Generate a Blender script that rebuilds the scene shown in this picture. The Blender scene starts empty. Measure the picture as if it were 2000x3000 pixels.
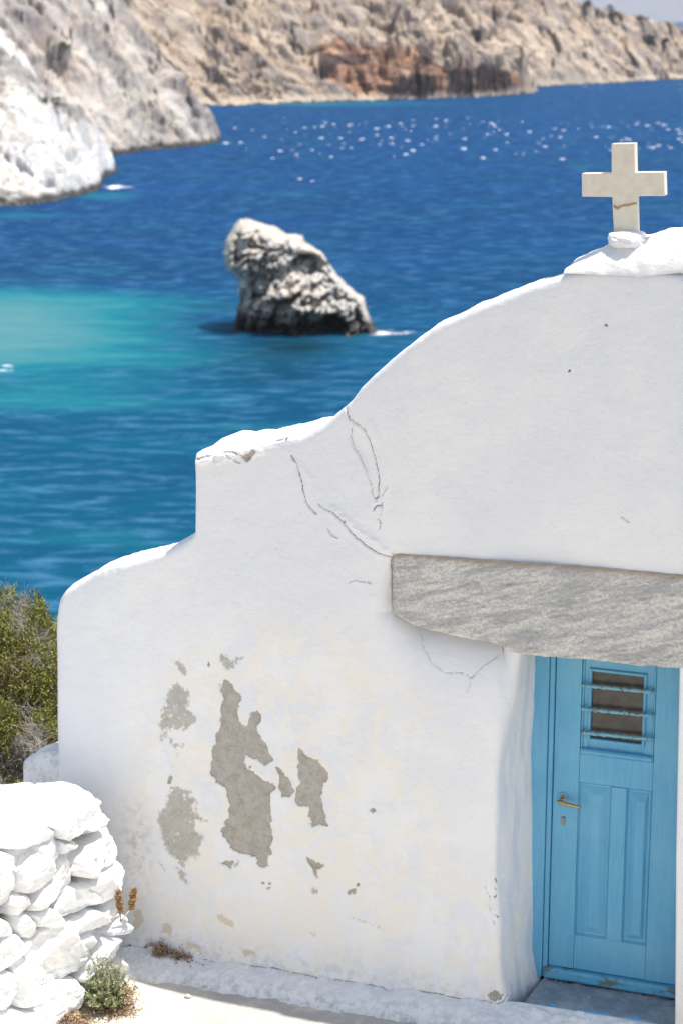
import bpy, math, random
import numpy as np
from mathutils import Matrix, Vector
from mathutils.bvhtree import BVHTree

rng = np.random.default_rng(7)
random.seed(7)
sc = bpy.context.scene
COL = sc.collection

# ------------------------------------------------------------------ camera
FPX = 5833.0
YAW, PIT, DD = math.radians(20), math.radians(14), 0.35
Fv = np.array([-math.sin(YAW)*math.cos(PIT), math.cos(YAW)*math.cos(PIT), -math.sin(PIT)])
Rv = np.array([math.cos(YAW), math.sin(YAW), 0.0])
Uv = np.cross(Rv, Fv)
def ray(x, y): return Fv + Rv*(x-1000)/FPX + Uv*(1500-y)/FPX
CAM = np.array([0, DD, 0]) - 11.9*ray(1790, 2870)
cam = bpy.data.cameras.new('camera'); cam_o = bpy.data.objects.new('camera', cam); COL.objects.link(cam_o)
M = Matrix(((Rv[0], Uv[0], -Fv[0], CAM[0]), (Rv[1], Uv[1], -Fv[1], CAM[1]), (Rv[2], Uv[2], -Fv[2], CAM[2]), (0, 0, 0, 1)))
cam_o.matrix_world = M
cam.sensor_fit = 'VERTICAL'; cam.sensor_height = 36; cam.lens = FPX/3000*36
cam.clip_start = 0.1; cam.clip_end = 30000
cam.dof.use_dof = True; cam.dof.focus_distance = 11.8; cam.dof.aperture_fstop = 2.7
sc.camera = cam_o

# ------------------------------------------------------------------ sky and sun
SUN = np.array([0.34, 0.085, 1.0]); SUN /= np.linalg.norm(SUN)
elev = math.asin(SUN[2]); azim = math.atan2(SUN[0], SUN[1])
w = bpy.data.worlds.new('World'); sc.world = w; w.use_nodes = True
wn = w.node_tree; bg = wn.nodes['Background']
sky = wn.nodes.new('ShaderNodeTexSky'); sky.sky_type = 'NISHITA'; sky.sun_disc = False
sky.sun_elevation = elev; sky.sun_rotation = azim; sky.air_density = 1.0; sky.dust_density = 0.6; sky.ozone_density = 1.5
hs = wn.nodes.new('ShaderNodeHueSaturation'); hs.inputs['Saturation'].default_value = .62
wn.links.new(sky.outputs[0], hs.inputs['Color']); wn.links.new(hs.outputs[0], bg.inputs[0]); bg.inputs[1].default_value = 0.11
sl = bpy.data.lights.new('sun', 'SUN'); sl.energy = 4.2; sl.angle = math.radians(0.53); sl.color = (1, 0.965, 0.91)
so = bpy.data.objects.new('sun', sl); COL.objects.link(so); so.location = (5, 5, 30)
so.rotation_euler = Vector(SUN.tolist()).to_track_quat('Z', 'Y').to_euler()
sc.view_settings.view_transform = 'Standard'; sc.view_settings.look = 'None'; sc.view_settings.gamma = 1
sc.view_settings.exposure = 0.77
sc.cycles.use_denoising = True
sc.cycles.max_bounces = 8; sc.cycles.diffuse_bounces = 5
sc.cycles.use_preview_denoising = False

# ------------------------------------------------------------------ numeric helpers
def onp(x, y, n, p):
    d = ray(x, y); n = np.array(n, float)
    return CAM + d*(np.dot(n, np.array(p, float)-CAM)/np.dot(n, d))
def fy(x, y, Y=0.0): return onp(x, y, (0, 1, 0), (0, Y, 0))
def fz(x, y, Z=0.0): return onp(x, y, (0, 0, 1), (0, 0, Z))
def projn(P):
    v = P-CAM; k = v@Fv
    return 1000+FPX*(v@Rv)/k, 1500-FPX*(v@Uv)/k
def smooth(a, b, x):
    t = np.clip((x-a)/(b-a), 0, 1); return t*t*(3-2*t)
def _h(ix, iy, iz, s):
    h = (ix*374761393 + iy*668265263 + iz*2147483647 + s*1274126177) & 0xFFFFFFFF
    h = ((h ^ (h >> 13))*1274126177) & 0xFFFFFFFF
    h = (h ^ (h >> 16)) & 0xFFFFFFFF
    return h
def pnoise(x, y, z=None, seed=0):
    x = np.asarray(x, float); y = np.asarray(y, float); z = np.zeros_like(x) if z is None else np.asarray(z, float)
    xi = np.floor(x).astype(np.int64); yi = np.floor(y).astype(np.int64); zi = np.floor(z).astype(np.int64)
    fx, fy_, fz_ = x-xi, y-yi, z-zi
    u, v, w_ = [t*t*t*(t*(t*6-15)+10) for t in (fx, fy_, fz_)]
    def g(a, b, c):
        h = _h(xi+a, yi+b, zi+c, seed)
        gx = ((h & 1023)/511.5-1); gy = (((h >> 10) & 1023)/511.5-1); gz = (((h >> 20) & 1023)/511.5-1)
        return gx*(fx-a)+gy*(fy_-b)+gz*(fz_-c)
    def L(a, b, t): return a+(b-a)*t
    return L(L(L(g(0,0,0), g(1,0,0), u), L(g(0,1,0), g(1,1,0), u), v), L(L(g(0,0,1), g(1,0,1), u), L(g(0,1,1), g(1,1,1), u), v), w_)*1.2
def fbm(x, y, z=None, oct=4, seed=0, ridged=False, gain=.5):
    s = 0; a = 1.0; f = 1.0
    z = np.zeros_like(np.asarray(x, float)) if z is None else z
    for i in range(oct):
        n = pnoise(x*f+i*7.3, y*f+i*3.1, z*f, seed+i)
        if ridged: n = 0.5-np.abs(n)*1.6
        s = s+n*a; a *= gain; f *= 2.03
    return s
def cells(x, y, z, seed=0, jit=.9):
    """3-D cell noise: nearest distance, second distance and a random value of the nearest cell"""
    xi = np.floor(x).astype(np.int64); yi = np.floor(y).astype(np.int64); zi = np.floor(z).astype(np.int64)
    d1 = np.full(x.shape, 9.0); d2 = np.full(x.shape, 9.0); r1 = np.zeros(x.shape)
    for a in (-1, 0, 1):
        for b in (-1, 0, 1):
            for c in (-1, 0, 1):
                h = _h(xi+a, yi+b, zi+c, seed)
                px = xi+a+.5+((h & 1023)/1023-.5)*jit; py = yi+b+.5+(((h >> 10) & 1023)/1023-.5)*jit; pz = zi+c+.5+(((h >> 20) & 1023)/1023-.5)*jit
                d = np.sqrt((px-x)**2+(py-y)**2+(pz-z)**2)
                r = ((h*2654435761) & 0xFFFF)/65535
                n1 = d < d1
                d2 = np.where(n1, d1, np.minimum(d2, d)); r1 = np.where(n1, r, r1); d1 = np.where(n1, d, d1)
    return d1, d2, r1
def facets(x, y, z, seed=0, jit=.95, slope=1.0):
    """random tilted planes, one per cell: broken, angular relief"""
    xi = np.floor(x).astype(np.int64); yi = np.floor(y).astype(np.int64); zi = np.floor(z).astype(np.int64)
    d1 = np.full(x.shape, 9.0); d2 = np.full(x.shape, 9.0); val = np.zeros(x.shape)
    for a in (-1, 0, 1):
        for b in (-1, 0, 1):
            for c in (-1, 0, 1):
                h = _h(xi+a, yi+b, zi+c, seed); g = _h(xi+a, yi+b, zi+c, seed+101)
                qx = x-(xi+a+.5+((h & 1023)/1023-.5)*jit); qy = y-(yi+b+.5+(((h >> 10) & 1023)/1023-.5)*jit); qz = z-(zi+c+.5+(((h >> 20) & 1023)/1023-.5)*jit)
                d = np.sqrt(qx*qx+qy*qy+qz*qz)
                t = slope*(((g & 1023)/511.5-1)*qx+(((g >> 10) & 1023)/511.5-1)*qy+(((g >> 20) & 1023)/511.5-1)*qz)+((h & 255)/255-.5)*.5
                n1 = d < d1
                d2 = np.where(n1, d1, np.minimum(d2, d)); val = np.where(n1, t, val); d1 = np.where(n1, d, d1)
    return val-.35*np.exp(-((d2-d1)/.09)**2)
def sdf_poly(px, py, poly):
    """signed distance, positive inside"""
    P = np.asarray(poly, float); best = np.full(px.shape, 1e9); ins = np.zeros(px.shape, bool)
    for i in range(len(P)):
        a = P[i]; b = P[(i+1) % len(P)]; e = b-a
        L2 = e@e+1e-12
        t = np.clip(((px-a[0])*e[0]+(py-a[1])*e[1])/L2, 0, 1)
        best = np.minimum(best, (px-a[0]-t*e[0])**2+(py-a[1]-t*e[1])**2)
        c = ((a[1] > py) != (b[1] > py)) & (px < (b[0]-a[0])*(py-a[1])/((b[1]-a[1]) if abs(b[1]-a[1]) > 1e-12 else 1e-12)+a[0])
        ins ^= c
    return np.where(ins, 1, -1)*np.sqrt(best)
def dist_line(px, py, pts):
    P = np.asarray(pts, float); best = np.full(px.shape, 1e9)
    for a, b in zip(P[:-1], P[1:]):
        e = b-a; L2 = e@e+1e-12
        t = np.clip(((px-a[0])*e[0]+(py-a[1])*e[1])/L2, 0, 1)
        best = np.minimum(best, (px-a[0]-t*e[0])**2+(py-a[1]-t*e[1])**2)
    return np.sqrt(best)

# ------------------------------------------------------------------ object helpers
def mesh_obj(name, V, Fc, mat=None, parent=None, smooth_=True, attrs=None):
    V = np.asarray(V, np.float32).reshape(-1, 3)
    me = bpy.data.meshes.new(name)
    if isinstance(Fc, np.ndarray):
        k = Fc.shape[1]; n = len(Fc)
        me.vertices.add(len(V)); me.vertices.foreach_set('co', V.ravel())
        me.loops.add(n*k); me.loops.foreach_set('vertex_index', Fc.astype(np.int32).ravel())
        me.polygons.add(n); me.polygons.foreach_set('loop_start', np.arange(0, n*k, k, dtype=np.int32))
        me.update(calc_edges=True); me.validate()
    else:
        me.from_pydata(V.tolist(), [], Fc); me.update()
    if smooth_ and len(me.polygons): me.polygons.foreach_set('use_smooth', np.ones(len(me.polygons), bool))
    for k, v in (attrs or {}).items():
        a = me.attributes.new(k, 'FLOAT', 'POINT'); a.data.foreach_set('value', np.asarray(v, np.float32).ravel())
    o = bpy.data.objects.new(name, me); COL.objects.link(o)
    if mat: me.materials.append(mat)
    if parent: o.parent = parent
    return o
def tag(o, label=None, cat=None, group=None, kind=None):
    if label: o['label'] = label
    if cat: o['category'] = cat
    if group: o['group'] = group
    if kind: o['kind'] = kind
    return o
def empty(name, loc=(0, 0, 0)):
    o = bpy.data.objects.new(name, None); COL.objects.link(o); o.location = loc; o.empty_display_size = .2
    return o
def grid_faces(n, m, off=0, flip=False):
    i, j = np.meshgrid(np.arange(n-1), np.arange(m-1), indexing='ij')
    a = (i*m+j).ravel()+off
    q = np.stack([a, a+m, a+m+1, a+1], 1)
    return q[:, ::-1] if flip else q
class MB:
    """collects shapes, builds ONE mesh"""
    def __init__(s): s.v = []; s.f = []
    def add(s, V, Fs):
        o = len(s.v); s.v += [tuple(map(float, p)) for p in V]; s.f += [tuple(i+o for i in q) for q in Fs]
    def box(s, x0, x1, y0, y1, z0, z1, b=0.0):
        if b <= 0:
            V = [(x, y, z) for x in (x0, x1) for y in (y0, y1) for z in (z0, z1)]
            s.add(V, [(0,1,3,2),(4,6,7,5),(0,4,5,1),(2,3,7,6),(0,2,6,4),(1,5,7,3)]); return
        # box with the front (-y) edges chamfered by b
        ring = [(x0, z0), (x1, z0), (x1, z1), (x0, z1)]; ri = [(x0+b, z0+b), (x1-b, z0+b), (x1-b, z1-b), (x0+b, z1-b)]
        V = [(x, y1, z) for x, z in ring]+[(x, y0+b, z) for x, z in ring]+[(x, y0, z) for x, z in ri]
        Fs = [(0,1,2,3), (8,11,10,9)]
        for k in (0, 4):
            for i in range(4):
                j = (i+1) % 4; Fs.append((k+i, k+4+i, k+4+j, k+j))
        s.add(V, Fs)
    def tube(s, pts, rad, n=8, caps=True):
        pts = [np.array(p, float) for p in pts]; rad = [rad]*len(pts) if np.isscalar(rad) else rad
        V = []; up = np.array([0, 0, 1.0])
        for i, p in enumerate(pts):
            d = pts[min(i+1, len(pts)-1)]-pts[max(i-1, 0)]; d = d/(np.linalg.norm(d)+1e-9)
            a = np.cross(d, up if abs(d[2]) < .9 else np.array([1.0, 0, 0])); a /= np.linalg.norm(a); b = np.cross(d, a)
            for k in range(n):
                t = 2*math.pi*k/n; V.append(p+rad[i]*(a*math.cos(t)+b*math.sin(t)))
        Fs = []
        for i in range(len(pts)-1):
            for k in range(n):
                j = (k+1) % n; Fs.append((i*n+k, i*n+j, (i+1)*n+j, (i+1)*n+k))
        if caps: Fs += [tuple(range(n))[::-1], tuple(range((len(pts)-1)*n, len(pts)*n))]
        s.add(V, Fs)
    def prism_y(s, poly, y0, y1):
        n = len(poly); V = [(x, y0, z) for x, z in poly]+[(x, y1, z) for x, z in poly]
        Fs = [tuple(range(n)), tuple(range(2*n-1, n-1, -1))]+[(i, n+i, n+(i+1) % n, (i+1) % n) for i in range(n)]
        s.add(V, Fs)
    def build(s, name, mat, parent=None, smooth_=False, bevel=0.0):
        o = mesh_obj(name, s.v, s.f, mat, parent, smooth_)
        import bmesh
        bm = bmesh.new(); bm.from_mesh(o.data); bmesh.ops.recalc_face_normals(bm, faces=bm.faces)
        if bevel > 0:
            es = [e for e in bm.edges if len(e.link_faces) == 2 and e.calc_face_angle() > .5]
            bmesh.ops.bevel(bm, geom=es, offset=bevel, segments=2, affect='EDGES', profile=.5)
        bm.to_mesh(o.data); bm.free()
        return o

# ------------------------------------------------------------------ materials
class NT:
    def __init__(s, name):
        s.m = bpy.data.materials.new(name); s.m.use_nodes = True; s.t = s.m.node_tree
        s.b = s.t.nodes['Principled BSDF']; s.tc = s.n('ShaderNodeTexCoord')
    def n(s, typ, **kw):
        x = s.t.nodes.new(typ)
        for k, v in kw.items(): setattr(x, k, v)
        return x
    def lk(s, a, b): s.t.links.new(a, b)
    def set(s, sock, v):
        if isinstance(v, bpy.types.NodeSocket): s.lk(v, sock)
        elif isinstance(v, (tuple, list)) and len(v) == 3 and sock.type == 'RGBA': sock.default_value = (*v, 1)
        else: sock.default_value = v
    def noise(s, scale, detail=4, rough=.55, vec=None, dist=0.0):
        x = s.n('ShaderNodeTexNoise'); x.inputs['Scale'].default_value = scale; x.inputs['Detail'].default_value = detail
        x.inputs['Roughness'].default_value = rough; x.inputs['Distortion'].default_value = dist
        s.lk(vec or s.tc.outputs['Object'], x.inputs['Vector']); return x.outputs['Fac']
    def vor(s, scale, vec=None, feature='F1', out='Distance'):
        x = s.n('ShaderNodeTexVoronoi', feature=feature); x.inputs['Scale'].default_value = scale
        s.lk(vec or s.tc.outputs['Object'], x.inputs['Vector']); return x.outputs[out]
    def mapping(s, scale=(1, 1, 1), rot=(0, 0, 0), vec=None):
        x = s.n('ShaderNodeMapping'); x.inputs['Scale'].default_value = scale; x.inputs['Rotation'].default_value = rot
        s.lk(vec or s.tc.outputs['Object'], x.inputs['Vector']); return x.outputs[0]
    def ramp(s, fac, a, b, lo=0.0, hi=1.0):
        x = s.n('ShaderNodeMapRange'); x.interpolation_type = 'SMOOTHSTEP' if lo == 0 and hi == 1 else 'LINEAR'
        s.set(x.inputs[0], fac); x.inputs[1].default_value = a; x.inputs[2].default_value = b; x.inputs[3].default_value = lo; x.inputs[4].default_value = hi
        return x.outputs[0]
    def math(s, op, a, b=0.0, c=0.0, clamp=False):
        x = s.n('ShaderNodeMath', operation=op); x.use_clamp = clamp
        s.set(x.inputs[0], a); s.set(x.inputs[1], b); s.set(x.inputs[2], c); return x.outputs[0]
    def mix(s, fac, a, b, typ='MIX'):
        x = s.n('ShaderNodeMix', data_type='RGBA', blend_type=typ)
        s.set(x.inputs[0], fac); s.set(x.inputs[6], a); s.set(x.inputs[7], b); return x.outputs[2]
    def attr(s, name):
        x = s.n('ShaderNodeAttribute', attribute_name=name); return x.outputs['Fac']
    def bump(s, h, strength=.5, dist=.01, nrm=None):
        x = s.n('ShaderNodeBump'); x.inputs['Strength'].default_value = strength; x.inputs['Distance'].default_value = dist
        s.lk(h, x.inputs['Height'])
        if nrm: s.lk(nrm, x.inputs['Normal'])
        return x.outputs[0]
    def out(s, col, rough=.7, nrm=None, **kw):
        s.set(s.b.inputs['Base Color'], col); s.set(s.b.inputs['Roughness'], rough)
        if nrm: s.lk(nrm, s.b.inputs['Normal'])
        for k, v in kw.items(): s.set(s.b.inputs[k.replace('_', ' ')], v)
        return s.m

def mat_plaster():
    t = NT('whitewashed_plaster')
    a = t.noise(1.3, 5, .6); b = t.noise(6, 5, .6); f = t.noise(40, 4, .6)
    base = t.mix(t.ramp(a, .4, .62), (.765, .765, .775), (.81, .805, .79))
    base = t.mix(t.ramp(b, .45, .75, 0, .45), base, (.74, .745, .775))
    # cream limewash where coats have worn
    cr = t.math('MULTIPLY', t.attr('cream'), t.ramp(t.noise(4.2, 8, .68, dist=.6), .47, .515))
    base = t.mix(t.math('MULTIPLY', cr, .8), base, (.84, .79, .70))
    cr2 = t.math('MULTIPLY', t.attr('cream'), t.ramp(t.noise(2.6, 8, .7), .5, .56))
    base = t.mix(t.math('MULTIPLY', cr2, .6), base, (.84, .83, .82))
    # brushed grey blue coat on the reveal
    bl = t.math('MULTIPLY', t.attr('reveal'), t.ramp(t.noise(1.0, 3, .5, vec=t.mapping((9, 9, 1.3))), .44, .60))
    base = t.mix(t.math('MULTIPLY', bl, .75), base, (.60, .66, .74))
    # tan patches
    tn = t.ramp(t.math('ADD', t.attr('tan'), t.math('MULTIPLY_ADD', t.noise(22, 5, .6), 1.0, -.5)), .0, .22)
    base = t.mix(t.math('MULTIPLY', tn, .8), base, (.66, .55, .41))
    # flaked patches: cement render below
    pe = t.math('ADD', t.attr('peel'), t.math('MULTIPLY_ADD', t.noise(55, 5, .65), 1.2, -.6))
    pm = t.ramp(pe, -.06, .06)
    sp = t.ramp(t.vor(130), .10, .26)
    con = t.mix(t.ramp(t.noise(14, 6, .65), .35, .65), (.34, .305, .255), (.455, .42, .365))
    con = t.mix(t.ramp(t.noise(42, 6, .8), .44, .58, 0, .4), con, (.52, .49, .44))
    con = t.mix(t.ramp(t.noise(75, 5, .8), .56, .66, 0, .6), con, (.22, .20, .175))
    con = t.mix(t.math('SUBTRACT', 1.0, sp), con, (.62, .60, .56))
    base = t.mix(pm, base, con)
    q1 = t.math('MULTIPLY_ADD', t.noise(30, 8, .8), 3.6, -1.8); q2 = t.math('MULTIPLY_ADD', t.noise(7, 4, .6), 2.0, -1.0)
    mo = t.math('ADD', t.math('ADD', t.math('MULTIPLY_ADD', t.attr('mott'), 1.0, .12), q1), q2)
    mt = t.math('MULTIPLY', t.ramp(mo, .1, .7), t.ramp(t.attr('mott'), -.35, .15))
    base = t.mix(t.math('MULTIPLY', mt, .95), base, t.mix(.10, con, (.62, .62, .62)))
    # cracks and rusty spots
    ck = t.attr('crack')
    brk = t.noise(16, 6, .8)
    cm = t.math('MULTIPLY', t.ramp(t.math('MULTIPLY_ADD', brk, .9, ck), 1.6, .95), t.ramp(brk, .38, .52, .25, 1))
    base = t.mix(t.math('MULTIPLY', cm, .85), base, (.17, .14, .13))
    base = t.mix(t.ramp(t.attr('rust'), .3, .8), base, (.20, .07, .035))
    dirt = t.math('MULTIPLY', t.attr('dirt'), t.ramp(t.noise(18, 7, .7), .46, .60))
    base = t.mix(t.math('MULTIPLY', dirt, .7), base, (.33, .31, .29))
    # bumps
    h = t.math('ADD', t.math('MULTIPLY', f, .8), t.math('MULTIPLY', t.noise(110, 4, .7), .5))
    h = t.math('SUBTRACT', h, t.math('MULTIPLY', t.ramp(t.vor(22), .13, .04), .7))
    h = t.math('ADD', h, t.math('MULTIPLY', t.math('MULTIPLY', pm, t.noise(180, 3, .7)), .9))
    h = t.math('SUBTRACT', h, t.math('MULTIPLY', pm, .8))
    h = t.math('ADD', h, t.math('MULTIPLY', b, 1.2))
    h = t.math('ADD', h, t.math('MULTIPLY', t.ramp(t.noise(9, 6, .6, vec=t.mapping((1, 1, 1.7))), .5, .60), .18))
    return t.out(base, .9, t.bump(h, .55, .006))
def mat_lintel():
    t = NT('grey_veined_marble')
    v = t.mapping((1, 1, 1), (0, math.radians(17), 0))
    v2 = t.mapping((.9, .9, 5.2), (0, 0, 0), v)
    a = t.noise(3.0, 12, .78, vec=v2, dist=.25)
    g = t.mix(t.ramp(a, .40, .58), (.47, .465, .45), (.80, .77, .71))
    sp = t.noise(60, 6, .85)
    g = t.mix(t.ramp(sp, .50, .60, 0, .7), g, (.22, .22, .225))
    g = t.mix(t.ramp(t.noise(33, 8, .85), .54, .62, 0, .55), g, (.26, .255, .25))
    g = t.mix(t.ramp(t.noise(60, 3, .7), .55, .7, 0, .6), g, (.72, .70, .66))
    lines = t.ramp(t.noise(5.5, 6, .7, vec=v2), .56, .63)
    g = t.mix(t.math('MULTIPLY', lines, .4), g, (.22, .22, .23))
    g = t.mix(t.math('MULTIPLY', t.attr('edge'), .75), g, (.52, .38, .23))
    h = t.math('ADD', t.noise(45, 6, .7), t.math('MULTIPLY', t.vor(38), .5))
    return t.out(g, .85, t.bump(h, .9, .02))
def mat_blue(name='blue_paint', worn=.0):
    t = NT(name)
    v = t.mapping((14, 14, 1.1))
    a = t.noise(3.0, 6, .65, vec=v)
    c = t.mix(t.ramp(a, .35, .7), (.090, .335, .535), (.125, .40, .60))
    c = t.mix(t.ramp(t.noise(3, 4, .6), .4, .7, 0, .5), c, (.10, .37, .54))
    sc1 = t.ramp(t.noise(4.5, 8, .78, vec=v), .60, .66)
    c = t.mix(t.math('MULTIPLY', sc1, .45), c, (.04, .18, .30))
    c = t.mix(t.ramp(t.noise(26, 7, .8), .63, .69, 0, .6), c, (.05, .13, .18))
    c = t.mix(t.ramp(t.noise(2.2, 5, .6), .45, .7, 0, .45), c, (.20, .46, .62))
    if worn:
        c = t.mix(t.math('MULTIPLY', t.ramp(t.noise(5, 6, .7, vec=t.mapping((1, 1, 3))), .50, .56), worn), c, (.12, .13, .075))
    h = t.math('ADD', a, t.math('MULTIPLY', t.noise(60, 4, .6), .3))
    return t.out(c, t.ramp(a, .3, .7, .42, .6), t.bump(h, .35, .004))
def mat_rustbar():
    t = NT('rusty_blue_paint')
    n = t.noise(38, 5, .75)
    c = t.mix(t.ramp(n, .54, .60), (.17, .43, .56), (.20, .10, .04))
    c = t.mix(t.ramp(t.noise(50, 4, .7), .57, .62), c, (.30, .36, .13))
    return t.out(c, .7, t.bump(n, .8, .006))
def mat_simple(name, c1, c2, scale=20, rough=.7, bump=.3, bd=.005, metal=0.0, lo=.35, hi=.65, **kw):
    t = NT(name); n = t.noise(scale, 6, .65)
    return t.out(t.mix(t.ramp(n, lo, hi), c1, c2), rough, t.bump(n, bump, bd), Metallic=metal, **kw)
def mat_whitestone():
    t = NT('whitewashed_stone')
    a = t.noise(5, 5, .6); b = t.noise(35, 6, .65)
    c = t.mix(t.ramp(a, .35, .65), (.78, .78, .78), (.84, .83, .815))
    c = t.mix(t.math('MULTIPLY', t.ramp(t.noise(11, 7, .7), .60, .68), .5), c, (.62, .58, .51))
    c = t.mix(t.math('MULTIPLY', t.attr('gap'), t.ramp(t.noise(7, 4, .6), .38, .52)), c, (.20, .165, .13))
    return t.out(c, .9, t.bump(t.math('ADD', b, t.math('MULTIPLY', a, 2.0)), .5, .008))
def mat_ground():
    t = NT('pale_cement_ground')
    a = t.noise(1.1, 6, .6); b = t.noise(9, 7, .65)
    c = t.mix(t.ramp(a, .35, .65), (.60, .54, .44), (.70, .65, .56))
    c = t.mix(t.ramp(b, .52, .7, 0, .6), c, (.74, .71, .65))
    c = t.mix(t.math('MULTIPLY', t.attr('grey'), t.ramp(t.noise(5, 7, .7), .30, .55)), c, (.40, .385, .37))
    c = t.mix(t.math('MULTIPLY', t.attr('grey'), t.ramp(t.noise(3.3, 5, .7), .58, .64)), c, (.62, .50, .34))
    c = t.mix(t.ramp(t.noise(60, 5, .8), .64, .70, 0, .6), c, (.22, .2, .18))
    return t.out(c, .92, t.bump(t.math('ADD', b, t.math('MULTIPLY', t.noise(70, 4, .7), .5)), .5, .008))
def mat_step():
    t = NT('worn_painted_cement')
    a = t.noise(6, 7, .7); b = t.noise(14, 8, .75)
    c = t.mix(t.ramp(a, .38, .62), (.20, .25, .30), (.34, .37, .39))
    edge = t.attr('edge')
    c = t.mix(t.math('MULTIPLY', t.ramp(t.math('ADD', t.math('MULTIPLY', edge, .20), t.noise(9, 8, .75)), .68, .73), .9), c, (.13, .38, .66))
    c = t.mix(t.ramp(b, .62, .68, 0, .8), c, (.10, .10, .11))
    c = t.mix(t.ramp(t.noise(20, 6, .7), .63, .68, 0, .7), c, (.65, .66, .66))
    return t.out(c, .8, t.bump(b, .6, .008))
def mat_rock(name, c1, c2, c3, scale=.25, rust=False, green=False, bs=1.0):
    t = NT(name)
    a = t.noise(scale*1.0, 8, .68); b = t.noise(scale*4, 8, .72); d = t.noise(scale*14, 5, .7)
    c = t.mix(t.ramp(a, .38, .62), c1, c2)
    c = t.mix(t.ramp(b, .46, .66), c, c3)
    c = t.mix(t.ramp(t.noise(scale*7, 6, .7, vec=t.mapping((1, 1, .55))), .55, .66, 0, .65), c, tuple(x*.38 for x in c1))
    c = t.mix(t.ramp(t.noise(scale*.35, 5, .6), .48, .62, 0, .5), c, (c2[0]*1.08, c2[1]*.93, c2[2]*.80))
    c = t.mix(t.ramp(d, .56, .70, 0, .5), c, tuple(x*.36 for x in c1))
    if rust:
        r = t.ramp(t.math('ADD', t.attr('rust'), t.math('MULTIPLY_ADD', b, 1.6, -.8)), .20, .60)
        rc = t.mix(t.ramp(t.noise(scale*2.5, 6, .7, vec=t.mapping((.5, .5, 2.2))), .42, .58), (.20, .085, .05), (.50, .26, .14))
        c = t.mix(t.math('MULTIPLY', r, .85), c, rc)
        r2 = t.ramp(t.math('ADD', t.attr('darkrock_shade'), t.math('MULTIPLY_ADD', b, .9, -.45)), .10, .28)
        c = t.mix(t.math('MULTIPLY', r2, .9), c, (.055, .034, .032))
    sa = t.math('ADD', t.attr('strat'), t.math('MULTIPLY_ADD', b, 1.3, -.65))
    c = t.mix(t.ramp(sa, .12, .36, 0, .68), c, (.25, .215, .205))
    c = t.mix(t.ramp(sa, -.10, -.45, 0, .55), c, tuple(min(.85, x*1.3) for x in c2))
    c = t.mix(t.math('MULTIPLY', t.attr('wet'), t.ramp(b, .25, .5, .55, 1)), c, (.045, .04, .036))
    h = t.math('ADD', t.math('MULTIPLY', b, 1.0), t.math('MULTIPLY', d, .6))
    return t.out(c, .93, t.bump(h, bs, .9/scale*.14))
def mat_leaf(name, c1, c2, c3):
    t = NT(name)
    oi = t.n('ShaderNodeNewGeometry')
    c = t.mix(oi.outputs['Random Per Island'], c1, c2)
    c = t.mix(t.ramp(t.noise(3.0, 4, .6), .48, .62), c, c3)
    t.out(c, .6); t.set(t.b.inputs['Transmission Weight'], 0.0)
    t.set(t.b.inputs['Subsurface Weight'], 0.0)
    return t.m
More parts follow.
